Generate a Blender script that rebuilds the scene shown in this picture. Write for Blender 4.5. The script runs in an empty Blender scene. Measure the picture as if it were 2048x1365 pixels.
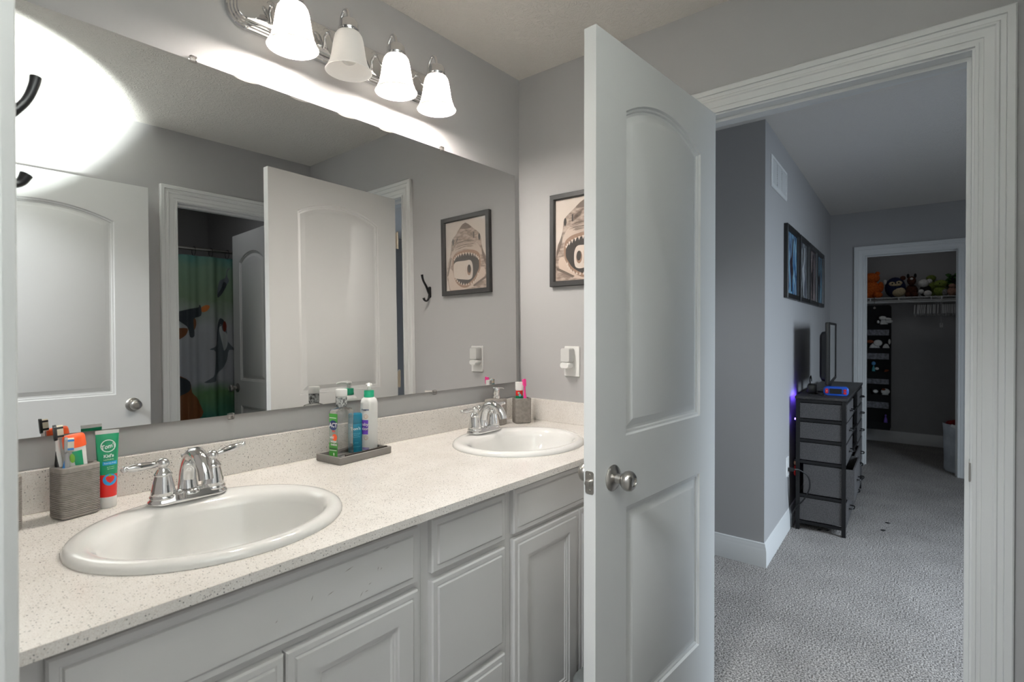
import bpy, bmesh, math, random
from mathutils import Vector, Matrix
random.seed(7)
S = bpy.context.scene
COL = S.collection
V = Vector
R = math.radians
PI = math.pi

# ------------------------------------------------------------------ camera
F_PX = 1069.0
CAM = V((0.0, -1.538, 1.284))
PITCH = R(0.4)
YAW = R(39.3965)
fw = V((math.cos(YAW), math.sin(YAW), 0)); rt = V((math.sin(YAW), -math.cos(YAW), 0)); upv = V((0, 0, 1))
Fd = fw * math.cos(PITCH) - upv * math.sin(PITCH)
Ud = upv * math.cos(PITCH) + fw * math.sin(PITCH)
cd = bpy.data.cameras.new('camera'); cam = bpy.data.objects.new('camera', cd); COL.objects.link(cam)
m = Matrix((rt, Ud, -Fd)).transposed().to_4x4(); m.translation = CAM
cam.matrix_world = m
cd.sensor_width = 36; cd.lens = F_PX / 2048 * 36
cd.shift_y = (671.46 - 682.5) / 2048
cd.clip_start = 0.01; cd.clip_end = 100
cd.dof.use_dof = True; cd.dof.focus_distance = 1.75; cd.dof.aperture_fstop = 5.6
S.camera = cam

# ------------------------------------------------------------------ world, large lights, exposure
w = bpy.data.worlds.new('sky'); S.world = w; w.use_nodes = True
w.node_tree.nodes['Background'].inputs[0].default_value = (0.55, 0.75, 1.0, 1)
w.node_tree.nodes['Background'].inputs[1].default_value = 1.0
S.view_settings.view_transform = 'Standard'; S.view_settings.look = 'None'
S.view_settings.exposure = 0.45; S.view_settings.gamma = 1.0; S.view_settings.use_curve_mapping = False
S.cycles.max_bounces = 10; S.cycles.diffuse_bounces = 6; S.cycles.glossy_bounces = 6
S.cycles.transparent_max_bounces = 12; S.cycles.transmission_bounces = 8
S.cycles.use_denoising = True
S.cycles.sample_clamp_indirect = 4.0
BULB = 345.0          # emission of each lit bulb
SHADE_GLOW = 0.15      # glow of the lit frosted shades


def light(name, kind, loc, energy, color, aim=None, **kw):
    d = bpy.data.lights.new(name, kind); d.energy = energy; d.color = color
    for k, v in kw.items():
        setattr(d, k, v)
    o = bpy.data.objects.new(name, d); o.location = loc; COL.objects.link(o)
    if aim is not None:
        o.rotation_euler = (V(aim) - V(loc)).to_track_quat('-Z', 'Y').to_euler()
    return o


# daylight through the bedroom window (in the bedroom's south wall, out of view)
light('window_daylight', 'AREA', (3.0, -3.42, 1.45), 33, (0.76, 0.88, 1.0), (3.4, -1.7, 0.0), shape='RECTANGLE', size=1.0, size_y=1.15, spread=R(130))
# photographer's flash beside the camera, bounced off the ceiling corner behind
light('camera_flash', 'SPOT', (0.099, -0.785, 1.74), 3900, (0.93, 1.0, 0.965), (0.18, -1.64, 2.47), spot_size=R(66), spot_blend=1.0, shadow_soft_size=0.04)
# added fill light in the unseen passage, brightens the bedroom's near walls and carpet
light('passage_fill', 'AREA', (2.58, -0.03, 1.45), 2.6, (0.86, 0.93, 1.0), (2.58, -1.4, 0.0), shape='RECTANGLE', size=0.7, size_y=1.1, spread=R(110))
# dim fill light added under the closet ceiling to lift its darkness
light('closet_fill', 'AREA', (6.75, -1.20, 2.42), 0.45, (0.95, 0.97, 1.0), (6.9, -1.2, 0), shape='DISK', size=0.3)
# weak added light overhead so the unlit toilet room shows in the mirror
light('toilet_room_fill', 'AREA', (1.30, -2.30, 2.42), 1.1, (0.95, 0.97, 1.0), (1.3, -2.4, 0), shape='DISK', size=0.3)
# fill added in the hall behind the camera, for door and cabinet fronts
light('hall_fill', 'AREA', (-0.75, -1.05, 2.40), 40, (0.93, 0.97, 1.0), (-0.75, -1.25, 0), shape='DISK', size=0.5)


# ------------------------------------------------------------------ materials
def lin(c):
    c = c / 255.0
    return c / 12.92 if c <= 0.04045 else ((c + 0.055) / 1.055) ** 2.4


def rgb(r, g, b):
    return (lin(r), lin(g), lin(b), 1)


def mat(name, col, rough=0.5, metal=0.0, spec=0.5, coat=0.0, bump=None, emit=None, alpha=None):
    m = bpy.data.materials.new(name); m.use_nodes = True
    nt = m.node_tree; b = nt.nodes['Principled BSDF']
    b.inputs['Base Color'].default_value = col
    b.inputs['Roughness'].default_value = rough
    b.inputs['Metallic'].default_value = metal
    b.inputs['Specular IOR Level'].default_value = spec
    b.inputs['Coat Weight'].default_value = coat
    if coat:
        b.inputs['Coat Roughness'].default_value = 0.06
    if emit:
        b.inputs['Emission Color'].default_value = emit[0]; b.inputs['Emission Strength'].default_value = emit[1]
    if bump:
        sc, st, dist = bump
        tc = nt.nodes.new('ShaderNodeTexCoord'); n = nt.nodes.new('ShaderNodeTexNoise')
        n.inputs['Scale'].default_value = sc; n.inputs['Detail'].default_value = 4
        bp = nt.nodes.new('ShaderNodeBump'); bp.inputs['Strength'].default_value = st; bp.inputs['Distance'].default_value = dist
        nt.links.new(tc.outputs['Object'], n.inputs['Vector']); nt.links.new(n.outputs['Fac'], bp.inputs['Height'])
        nt.links.new(bp.outputs['Normal'], b.inputs['Normal'])
    return m


def ramp(nt, stops):
    r = nt.nodes.new('ShaderNodeValToRGB')
    el = r.color_ramp.elements
    while len(el) < len(stops):
        el.new(0.5)
    for e, (p, c) in zip(el, stops):
        e.position = p; e.color = c if len(c) == 4 else (*c, 1)
    return r


def mixrgb(nt, fac, a, b):
    n = nt.nodes.new('ShaderNodeMix'); n.data_type = 'RGBA'
    for sock, val in ((n.inputs[0], fac), (n.inputs[6], a), (n.inputs[7], b)):
        if hasattr(val, 'links') or isinstance(val, bpy.types.NodeSocket):
            nt.links.new(val, sock)
        else:
            sock.default_value = val
    return n.outputs[2]


def obj_coords(nt):
    return nt.nodes.new('ShaderNodeTexCoord').outputs['Object']


def mat_ceiling(name, col):
    m = mat(name, col, 0.9, spec=0.2); nt = m.node_tree; b = nt.nodes['Principled BSDF']; o = obj_coords(nt)
    n1 = nt.nodes.new('ShaderNodeTexNoise'); n1.inputs['Scale'].default_value = 21; n1.inputs['Detail'].default_value = 3; n1.inputs['Distortion'].default_value = 2.6
    n2 = nt.nodes.new('ShaderNodeTexNoise'); n2.inputs['Scale'].default_value = 60; n2.inputs['Detail'].default_value = 2; n2.inputs['Distortion'].default_value = 1.0
    nt.links.new(o, n1.inputs['Vector']); nt.links.new(o, n2.inputs['Vector'])
    r = ramp(nt, [(0.42, (0, 0, 0)), (0.5, (1, 1, 1)), (0.58, (0, 0, 0))])
    nt.links.new(n1.outputs['Fac'], r.inputs[0])
    a = nt.nodes.new('ShaderNodeMath'); a.operation = 'MULTIPLY_ADD'; a.inputs[1].default_value = 0.35
    nt.links.new(n2.outputs['Fac'], a.inputs[0]); nt.links.new(r.outputs[0], a.inputs[2])
    bp = nt.nodes.new('ShaderNodeBump'); bp.inputs['Strength'].default_value = 0.38; bp.inputs['Distance'].default_value = 0.005
    nt.links.new(a.outputs[0], bp.inputs['Height']); nt.links.new(bp.outputs['Normal'], b.inputs['Normal'])
    return m


def mat_quartz(name):
    m = mat(name, rgb(226, 219, 212), 0.22, spec=0.5); nt = m.node_tree; b = nt.nodes['Principled BSDF']; o = obj_coords(nt)
    base = mixrgb(nt, 0.5, rgb(224, 217, 209), rgb(214, 207, 199))
    nz = nt.nodes.new('ShaderNodeTexNoise'); nz.inputs['Scale'].default_value = 9; nz.inputs['Detail'].default_value = 5
    nt.links.new(o, nz.inputs['Vector'])
    rr = ramp(nt, [(0.4, rgb(224, 219, 213)), (0.65, rgb(233, 229, 224))]); nt.links.new(nz.outputs['Fac'], rr.inputs[0])
    cur = rr.outputs[0]
    for sc, dist, thr, c in ((420, 0.40, 0.5, rgb(213, 205, 197)), (520, 0.45, 0.5, rgb(240, 236, 231)), (300, 0.34, 0.85, rgb(158, 154, 150)), (210, 0.24, 0.88, rgb(92, 90, 90))):
        v = nt.nodes.new('ShaderNodeTexVoronoi'); v.inputs['Scale'].default_value = sc
        nt.links.new(o, v.inputs['Vector'])
        lt = nt.nodes.new('ShaderNodeMath'); lt.operation = 'LESS_THAN'; lt.inputs[1].default_value = dist
        nt.links.new(v.outputs['Distance'], lt.inputs[0])
        sp = nt.nodes.new('ShaderNodeSeparateColor'); nt.links.new(v.outputs['Color'], sp.inputs[0])
        gt = nt.nodes.new('ShaderNodeMath'); gt.operation = 'GREATER_THAN'; gt.inputs[1].default_value = thr
        nt.links.new(sp.outputs[0], gt.inputs[0])
        mu = nt.nodes.new('ShaderNodeMath'); mu.operation = 'MULTIPLY'
        nt.links.new(lt.outputs[0], mu.inputs[0]); nt.links.new(gt.outputs[0], mu.inputs[1])
        cur = mixrgb(nt, mu.outputs[0], cur, c)
    nt.links.new(cur, b.inputs['Base Color'])
    return m


def mat_carpet(name):
    m = mat(name, rgb(150, 146, 142), 1.0, spec=0.05); nt = m.node_tree; b = nt.nodes['Principled BSDF']; o = obj_coords(nt)
    n = nt.nodes.new('ShaderNodeTexNoise'); n.inputs['Scale'].default_value = 150; n.inputs['Detail'].default_value = 2
    n2 = nt.nodes.new('ShaderNodeTexNoise'); n2.inputs['Scale'].default_value = 4; n2.inputs['Detail'].default_value = 3
    nt.links.new(o, n.inputs['Vector']); nt.links.new(o, n2.inputs['Vector'])
    r = ramp(nt, [(0.36, rgb(108, 104, 101)), (0.5, rgb(164, 159, 155)), (0.64, rgb(212, 206, 201))]); nt.links.new(n.outputs['Fac'], r.inputs[0])
    r2 = ramp(nt, [(0.35, (0.84, 0.84, 0.84)), (0.65, (1, 1, 1))]); nt.links.new(n2.outputs['Fac'], r2.inputs[0])
    mx = nt.nodes.new('ShaderNodeMix'); mx.data_type = 'RGBA'; mx.blend_type = 'MULTIPLY'; mx.inputs[0].default_value = 1
    nt.links.new(r.outputs[0], mx.inputs[6]); nt.links.new(r2.outputs[0], mx.inputs[7])
    nt.links.new(mx.outputs[2], b.inputs['Base Color'])
    bp = nt.nodes.new('ShaderNodeBump'); bp.inputs['Strength'].default_value = 0.9; bp.inputs['Distance'].default_value = 0.008
    nt.links.new(n.outputs['Fac'], bp.inputs['Height']); nt.links.new(bp.outputs['Normal'], b.inputs['Normal'])
    return m


def mat_mottle(name, c1, c2, scale, rough=0.9, stretch=(1, 1, 1), bump=0.0, spec=0.3, detail=4):
    m = mat(name, c1, rough, spec=spec); nt = m.node_tree; b = nt.nodes['Principled BSDF']; o = obj_coords(nt)
    mp = nt.nodes.new('ShaderNodeMapping'); mp.inputs['Scale'].default_value = stretch; nt.links.new(o, mp.inputs['Vector'])
    n = nt.nodes.new('ShaderNodeTexNoise'); n.inputs['Scale'].default_value = scale; n.inputs['Detail'].default_value = detail
    nt.links.new(mp.outputs[0], n.inputs['Vector'])
    r = ramp(nt, [(0.38, c1), (0.62, c2)]); nt.links.new(n.outputs['Fac'], r.inputs[0]); nt.links.new(r.outputs[0], b.inputs['Base Color'])
    if bump:
        bp = nt.nodes.new('ShaderNodeBump'); bp.inputs['Strength'].default_value = bump; bp.inputs['Distance'].default_value = 0.004
        nt.links.new(n.outputs['Fac'], bp.inputs['Height']); nt.links.new(bp.outputs['Normal'], b.inputs['Normal'])
    return m


def mat_poster(name, stops, seed):
    m = mat(name, stops[0], 0.25, spec=0.4); nt = m.node_tree; b = nt.nodes['Principled BSDF']; o = obj_coords(nt)
    mp = nt.nodes.new('ShaderNodeMapping'); mp.inputs['Scale'].default_value = (9, 9, 2.6); mp.inputs['Location'].default_value = (seed * 3.1, seed, seed * 1.7)
    nt.links.new(o, mp.inputs['Vector'])
    n = nt.nodes.new('ShaderNodeTexNoise'); n.inputs['Scale'].default_value = 1.2; n.inputs['Detail'].default_value = 5; n.inputs['Distortion'].default_value = 0.8
    nt.links.new(mp.outputs[0], n.inputs['Vector'])
    r = ramp(nt, [(0.34 + 0.32 * i / (len(stops) - 1), c) for i, c in enumerate(stops)])
    nt.links.new(n.outputs['Fac'], r.inputs[0]); nt.links.new(r.outputs[0], b.inputs['Base Color'])
    return m


def mat_clear(name, tint, gloss=0.12):
    m = bpy.data.materials.new(name); m.use_nodes = True; nt = m.node_tree; nt.nodes.clear()
    out = nt.nodes.new('ShaderNodeOutputMaterial'); t = nt.nodes.new('ShaderNodeBsdfTransparent'); t.inputs[0].default_value = tint
    g = nt.nodes.new('ShaderNodeBsdfGlossy'); g.inputs['Roughness'].default_value = 0.05
    fr = nt.nodes.new('ShaderNodeLayerWeight'); fr.inputs[0].default_value = 0.25
    ad = nt.nodes.new('ShaderNodeMath'); ad.operation = 'MULTIPLY_ADD'; ad.inputs[1].default_value = 0.75; ad.inputs[2].default_value = gloss * 0.5
    nt.links.new(fr.outputs['Fresnel'], ad.inputs[0])
    mx = nt.nodes.new('ShaderNodeMixShader'); nt.links.new(ad.outputs[0], mx.inputs[0])
    nt.links.new(t.outputs[0], mx.inputs[1]); nt.links.new(g.outputs[0], mx.inputs[2]); nt.links.new(mx.outputs[0], out.inputs[0])
    return m


def mat_curtain(name):
    # printed shower curtain: teal top, pale grey-green middle, green-teal sea bottom (print colours by height)
    m = mat(name, rgb(150, 160, 160), 0.6); nt = m.node_tree; b = nt.nodes['Principled BSDF']; o = obj_coords(nt)
    sx = nt.nodes.new('ShaderNodeSeparateXYZ'); nt.links.new(o, sx.inputs[0])
    n = nt.nodes.new('ShaderNodeTexNoise'); n.inputs['Scale'].default_value = 5; n.inputs['Detail'].default_value = 4; nt.links.new(o, n.inputs['Vector'])
    a = nt.nodes.new('ShaderNodeMath'); a.operation = 'MULTIPLY_ADD'; a.inputs[1].default_value = 0.24; a.inputs[2].default_value = -0.12
    nt.links.new(n.outputs['Fac'], a.inputs[0])
    s = nt.nodes.new('ShaderNodeMath'); s.operation = 'ADD'; nt.links.new(a.outputs[0], s.inputs[0]); nt.links.new(sx.outputs['Z'], s.inputs[1])
    mr = nt.nodes.new('ShaderNodeMapRange'); mr.inputs['From Min'].default_value = 0.3; mr.inputs['From Max'].default_value = 1.95
    nt.links.new(s.outputs[0], mr.inputs[0])
    r = ramp(nt, [(0.0, rgb(40, 100, 96)), (0.24, rgb(30, 110, 100)), (0.34, rgb(96, 140, 92)), (0.41, rgb(170, 174, 182)), (0.66, rgb(172, 176, 180)), (0.78, rgb(122, 146, 116)), (0.93, rgb(112, 142, 118)), (1.0, rgb(44, 124, 126))])
    nt.links.new(mr.outputs[0], r.inputs[0]); nt.links.new(r.outputs[0], b.inputs['Base Color'])
    return m


M = {}
M['wall'] = mat('grey_wall_paint', rgb(175, 174, 174), 0.75, spec=0.25, bump=(300, 0.08, 0.001))
M['ceil'] = mat_ceiling('textured_ceiling_paint', rgb(226, 222, 216))
M['trim'] = mat('white_trim_paint', rgb(226, 227, 226), 0.35)
M['door'] = mat('white_door_paint', rgb(218, 219, 218), 0.42, bump=(60, 0.05, 0.001))
M['cab'] = mat('cabinet_paint', rgb(212, 211, 210), 0.4)
M['quartz'] = mat_quartz('speckled_quartz')
M['porc'] = mat('porcelain', rgb(238, 237, 234), 0.07, coat=0.5)
M['chrome'] = mat('chrome', (0.80, 0.80, 0.80, 1), 0.05, metal=1)
M['nickel'] = mat('brushed_nickel', (0.50, 0.48, 0.45, 1), 0.28, metal=1)
M['brass'] = mat('hinge_metal', (0.62, 0.55, 0.45, 1), 0.3, metal=1)
M['mirror'] = mat('mirror_silver', (0.775, 0.775, 0.77, 1), 0.0, metal=1)
M['edge'] = mat('mirror_edge', rgb(96, 100, 98), 0.2)
M['clip'] = mat_clear('clear_plastic', (0.94, 0.92, 0.9, 1), 0.3)
M['carpet'] = mat_carpet('grey_carpet')
M['vinyl'] = mat('grey_vinyl_floor', rgb(120, 118, 116), 0.5, bump=(20, 0.1, 0.001))
M['black'] = mat('black_plastic', rgb(20, 20, 21), 0.4)
M['blackmetal'] = mat('black_metal', rgb(24, 24, 26), 0.35, metal=0.3)
M['frame'] = mat('black_frame_wood', rgb(46, 45, 45), 0.45)
M['fabric'] = mat_mottle('charcoal_fabric', rgb(66, 65, 66), rgb(96, 94, 94), 260, 0.95, bump=0.3)
M['dresstop'] = mat_mottle('dark_wood_top', rgb(44, 43, 44), rgb(60, 58, 58), 14, 0.45, (1, 8, 8))
M['stoneware'] = mat_mottle('taupe_stoneware', rgb(128, 122, 117), rgb(140, 134, 129), 90, 0.6)
M['stonedark'] = mat('slot_dark', rgb(40, 38, 36), 0.8)
M['white'] = mat('white_plastic', rgb(238, 238, 236), 0.3)
M['whiteg'] = mat('grey_white_plastic', rgb(205, 205, 203), 0.4)
M['bulb_on'] = mat('lit_bulb', (1, 1, 1, 1), 0.5, emit=((1.0, 0.93, 0.86, 1), BULB))
M['bulb_off'] = mat('unlit_bulb', rgb(240, 238, 232), 0.3)
M['shade_on'] = mat('lit_frosted_glass', rgb(240, 236, 230), 0.35, emit=((1.0, 0.94, 0.87, 1), SHADE_GLOW))
def mat_shade(name, glow):
    m = bpy.data.materials.new(name); m.use_nodes = True; nt = m.node_tree; nt.nodes.clear()
    out = nt.nodes.new('ShaderNodeOutputMaterial'); d = nt.nodes.new('ShaderNodeBsdfDiffuse'); d.inputs[0].default_value = (0.82, 0.80, 0.77, 1)
    t = nt.nodes.new('ShaderNodeBsdfTranslucent'); t.inputs[0].default_value = (0.85, 0.82, 0.78, 1)
    e = nt.nodes.new('ShaderNodeEmission'); e.inputs[0].default_value = (1.0, 0.94, 0.87, 1); e.inputs[1].default_value = glow
    g = nt.nodes.new('ShaderNodeBsdfGlossy'); g.inputs['Roughness'].default_value = 0.35
    m1 = nt.nodes.new('ShaderNodeMixShader'); m1.inputs[0].default_value = 0.30; nt.links.new(d.outputs[0], m1.inputs[1]); nt.links.new(t.outputs[0], m1.inputs[2])
    m2 = nt.nodes.new('ShaderNodeMixShader'); m2.inputs[0].default_value = 0.06; nt.links.new(m1.outputs[0], m2.inputs[1]); nt.links.new(g.outputs[0], m2.inputs[2])
    a = nt.nodes.new('ShaderNodeAddShader'); nt.links.new(m2.outputs[0], a.inputs[0]); nt.links.new(e.outputs[0], a.inputs[1]); nt.links.new(a.outputs[0], out.inputs[0])
    return m


M['shade_on'] = mat_shade('lit_frosted_glass_bell', SHADE_GLOW)
M['shade_off'] = mat('frosted_glass_glow', rgb(236, 233, 228), 0.3, emit=((1.0, 0.94, 0.87, 1), 0.12))  # unlit shade: faint emission painted in for light from its neighbours


def simple(key, r, g, b, rough=0.5, **k):
    M[key] = mat(key, rgb(r, g, b), rough, **k)


# ------------------------------------------------------------------ mesh builder
class MB:
    def __init__(self):
        self.bm = bmesh.new(); self.mi = 0

    def _tag(self, faces):
        for f in faces:
            f.material_index = self.mi

    def box(self, c, s, bevel=0.0, rot=None, seg=2):
        r = bmesh.ops.create_cube(self.bm, size=1.0)
        vs = r['verts']
        mt = Matrix.Translation(c) @ (rot.to_4x4() if rot is not None else Matrix.Identity(4)) @ Matrix.Diagonal((s[0], s[1], s[2], 1))
        bmesh.ops.transform(self.bm, matrix=mt, verts=vs)
        fs = {f for v in vs for f in v.link_faces}; self._tag(fs)
        if bevel > 0:
            es = list({e for v in vs for e in v.link_edges})
            rr = bmesh.ops.bevel(self.bm, geom=es, offset=bevel, segments=seg, profile=0.5, affect='EDGES')
            self._tag(rr['faces'])
        return self

    def bx(self, x0, x1, y0, y1, z0, z1, bevel=0.0):
        return self.box(((x0 + x1) / 2, (y0 + y1) / 2, (z0 + z1) / 2), (abs(x1 - x0), abs(y1 - y0), abs(z1 - z0)), bevel)

    def loops(self, rings, cap0=True, cap1=True, closed=True):
        bm = self.bm; rv = [[bm.verts.new(p) for p in r] for r in rings]; n = len(rings[0])
        for a, b in zip(rv[:-1], rv[1:]):
            for i in range(n if closed else n - 1):
                j = (i + 1) % n
                try:
                    f = bm.faces.new((a[i], a[j], b[j], b[i])); f.material_index = self.mi
                except ValueError:
                    pass
        for flag, r in ((cap0, rv[0]), (cap1, rv[-1])):
            if flag:
                try:
                    f = bm.faces.new(r); f.material_index = self.mi
                except ValueError:
                    pass
        return rv

    def poly(self, pts):
        f = self.bm.faces.new([self.bm.verts.new(p) for p in pts]); f.material_index = self.mi
        return self

    def fill(self, loops):
        """flat fill of an outline with holes (lists of points, first is the outline)"""
        es = []
        for lp in loops:
            vs = [self.bm.verts.new(p) for p in lp]
            es += [self.bm.edges.new((vs[i], vs[(i + 1) % len(vs)])) for i in range(len(vs))]
        r = bmesh.ops.triangle_fill(self.bm, use_beauty=True, use_dissolve=False, edges=es)
        self._tag([g for g in r['geom'] if isinstance(g, bmesh.types.BMFace)])
        return self

    def lathe(self, prof, c=(0, 0, 0), axis=(0, 0, 1), seg=24, cap0=True, cap1=True):
        q = V((0, 0, 1)).rotation_difference(V(axis).normalized()); c = V(c); rings = []
        for r, z in prof:
            r = max(r, 1e-5)
            rings.append([c + q @ V((r * math.cos(2 * PI * i / seg), r * math.sin(2 * PI * i / seg), z)) for i in range(seg)])
        self.loops(rings, cap0, cap1); return self

    def tube(self, pts, rad, seg=10, caps=True, flat=None):
        pts = [V(p) for p in pts]; n = len(pts)
        rad = rad if isinstance(rad, (list, tuple)) else [rad] * n
        t0 = (pts[1] - pts[0]).normalized()
        nrm = t0.orthogonal().normalized() if flat is None else V(flat[0])
        rings = []
        for i, p in enumerate(pts):
            t = ((pts[min(i + 1, n - 1)] - pts[max(i - 1, 0)])).normalized()
            nrm = (nrm - t * nrm.dot(t)).normalized(); b = t.cross(nrm)
            k = 1.0 if flat is None else flat[1]
            rings.append([p + (nrm * math.cos(2 * PI * j / seg) * k + b * math.sin(2 * PI * j / seg)) * rad[i] for j in range(seg)])
        self.loops(rings, caps, caps); return self

    def ball(self, c, r, seg=16, rot=None):
        r = r if isinstance(r, (list, tuple)) else (r, r, r)
        x = bmesh.ops.create_uvsphere(self.bm, u_segments=seg, v_segments=max(6, seg * 2 // 3), radius=1.0)
        mt = Matrix.Translation(c) @ (rot.to_4x4() if rot is not None else Matrix.Identity(4)) @ Matrix.Diagonal((*r, 1))
        bmesh.ops.transform(self.bm, matrix=mt, verts=x['verts'])
        self._tag({f for v in x['verts'] for f in v.link_faces}); return self

    def prism(self, pts, d):
        """flat outline pts (3D), pushed by vector d"""
        d = V(d); self.loops([[V(p) for p in pts], [V(p) + d for p in pts]]); return self

    def build(self, name, mats, parent=None, smooth=40, normals=True):
        bm = self.bm
        bmesh.ops.remove_doubles(bm, verts=bm.verts, dist=1e-6)
        if normals:
            bmesh.ops.recalc_face_normals(bm, faces=bm.faces)
        me = bpy.data.meshes.new(name); bm.to_mesh(me); bm.free()
        for x in (mats if isinstance(mats, (list, tuple)) else [mats]):
            me.materials.append(M[x] if isinstance(x, str) else x)
        if smooth:
            me.shade_smooth(); me.set_sharp_from_angle(angle=R(smooth))
        o = bpy.data.objects.new(name, me); COL.objects.link(o)
        if parent is not None:
            o.parent = parent
        return o


def tag(o, label=None, cat=None, group=None, kind=None):
    if label: o['label'] = label
    if cat: o['category'] = cat
    if group: o['group'] = group
    if kind: o['kind'] = kind
    return o


def thing(name, label, cat, loc=(0, 0, 0), rz=0.0, group=None, kind=None):
    o = bpy.data.objects.new(name, None); COL.objects.link(o); o.empty_display_size = 0.05
    o.location = loc; o.rotation_euler = (0, 0, rz)
    return tag(o, label, cat, group, kind)


def structure(o, label=None, cat=None):
    o['kind'] = 'structure'
    if label: o['label'] = label
    if cat: o['category'] = cat
    return o


def children(o):
    return [c for c in bpy.data.objects if c.parent == o]


def dup(root, loc, rz, label, group=None):
    r = root.copy(); COL.objects.link(r); r.location = loc; r.rotation_euler = (0, 0, rz); r['label'] = label
    if group: r['group'] = group
    for ch in children(root):
        c = ch.copy(); COL.objects.link(c); c.parent = r
        for g in children(ch):
            d = g.copy(); COL.objects.link(d); d.parent = c
    return r


def lettering(parent, text, size, fn, material, name='lettering', align='CENTER', bold=0.0, xs=1.0):
    """flat text mesh; fn maps text-plane (x, y) to a point in the parent's own space"""
    cu = bpy.data.curves.new(name, 'FONT'); cu.body = text; cu.size = size; cu.align_x = align; cu.align_y = 'CENTER'
    cu.offset = bold; cu.resolution_u = 3
    t = bpy.data.objects.new('tmp', cu); COL.objects.link(t)
    dg = bpy.context.evaluated_depsgraph_get(); me = bpy.data.meshes.new_from_object(t.evaluated_get(dg))
    bpy.data.objects.remove(t); bpy.data.curves.remove(cu)
    me.name = name
    for v in me.vertices:
        v.co = fn(v.co.x * xs, v.co.y)
    me.materials.clear(); me.materials.append(M[material])
    o = bpy.data.objects.new(name, me); COL.objects.link(o); o.parent = parent
    return o


def plane_fn(o, right, up):
    o, right, up = V(o), V(right).normalized(), V(up).normalized()
    return lambda x, y: o + right * x + up * y


def rrect(hx, hy, r, n=5, c=(0, 0)):
    pts = []
    for cx, cy, a0 in ((hx - r, hy - r, 0), (-hx + r, hy - r, 90), (-hx + r, -hy + r, 180), (hx - r, -hy + r, 270)):
        for i in range(n + 1):
            a = R(a0 + 90 * i / n); pts.append((c[0] + cx + r * math.cos(a), c[1] + cy + r * math.sin(a)))
    return pts


def at_z(pts, z, s=1.0):
    return [V((x * s, y * s, z)) for x, y in pts]


def catmull(pts, n=6):
    pts = [V(p) for p in pts]; out = []
    for i in range(len(pts) - 1):
        p0, p1, p2, p3 = pts[max(i - 1, 0)], pts[i], pts[i + 1], pts[min(i + 2, len(pts) - 1)]
        for k in range(n):
            t = k / n
            out.append(0.5 * ((2 * p1) + (p2 - p0) * t + (2 * p0 - 5 * p1 + 4 * p2 - p3) * t * t + (3 * p1 - p0 - 3 * p2 + p3) * t ** 3))
    out.append(pts[-1]); return out


def interp(vals, n):
    out = []
    for i in range(n):
        f = i / (n - 1) * (len(vals) - 1); k = min(int(f), len(vals) - 2)
        out.append(vals[k] + (vals[k + 1] - vals[k]) * (f - k))
    return out


# ------------------------------------------------------------------ room shell
XE, XE2 = 1.922, 2.042          # east wall (door to the bedroom)
XW, XW2 = 0.0836, -0.04          # west wall (door the camera stands in)
YS, YS2 = -1.80, -1.915         # south wall (door to the toilet room)
CZ = 2.438
OE0, OE1, OEZ = -1.580, -0.850, 2.050     # east opening
OW0, OW1, OWZ = -1.730, -0.845, 2.080     # west opening
OS0, OS1, OSZ = 1.118, 1.758, 2.040       # south opening


def wall_box(name, *boxes, m='wall'):
    mb = MB()
    for b in boxes:
        mb.bx(*b)
    return structure(mb.build(name, m, smooth=None))


wall_box('wall_north', (-1.6, 3.12, 0, 0.12, 0, CZ))
G = 0.0185
wall_box('wall_east', (XE, XE2, OE1 + G, 0, 0, CZ), (XE, XE2, -3.5, OE0 - G, 0, CZ), (XE, XE2, OE0 - G, OE1 + G, OEZ + G, CZ))
wall_box('wall_west', (XW2, XW, OW1 + G, 0, 0, CZ), (XW2, XW, -3.5, OW0 - G, 0, CZ), (XW2, XW, OW0 - G, OW1 + G, OWZ + G, CZ))
wall_box('wall_south', (XW, OS0 - G, YS2, YS, 0, CZ), (OS1 + G, XE, YS2, YS, 0, CZ), (OS0 - G, OS1 + G, YS2, YS, OSZ + G, CZ))
structure(MB().bx(-1.6, XE, -3.6, 0, -0.05, 0).build('floor', 'vinyl', smooth=None))
structure(MB().bx(XE, 8.0, -3.6, 0.8, -0.05, 0).build('floor_carpet', 'carpet', smooth=None))
structure(MB().bx(-1.6, XE2, -3.6, 0.12, CZ, CZ + 0.05).build('ceiling', 'ceil', smooth=None))
structure(MB().bx(XE2, 8.0, -3.6, 0.8, CZ, CZ + 0.05).build('ceiling_bedroom', 'ceil', smooth=None))
wall_box('wall_toilet_room', (XW, XE, -3.6, -3.48, 0, CZ))
wall_box('wall_hall', (-1.6, XW2, -3.6, -3.48, 0, CZ), (-1.72, -1.6, -3.6, 0.12, 0, CZ))

# bedroom: the long wall runs 2.7 degrees off the bathroom's axis
WA = math.atan2(0.145, 3.0)
W0 = V((3.12, -0.755, 0)); we = V((math.cos(WA), math.sin(WA), 0)); wn = V((-we.y, we.x, 0))


def WP(a, off, z):        # along the long wall, off = out of the wall into the room (negative y), height
    return W0 + we * a - wn * off + V((0, 0, z))


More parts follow.
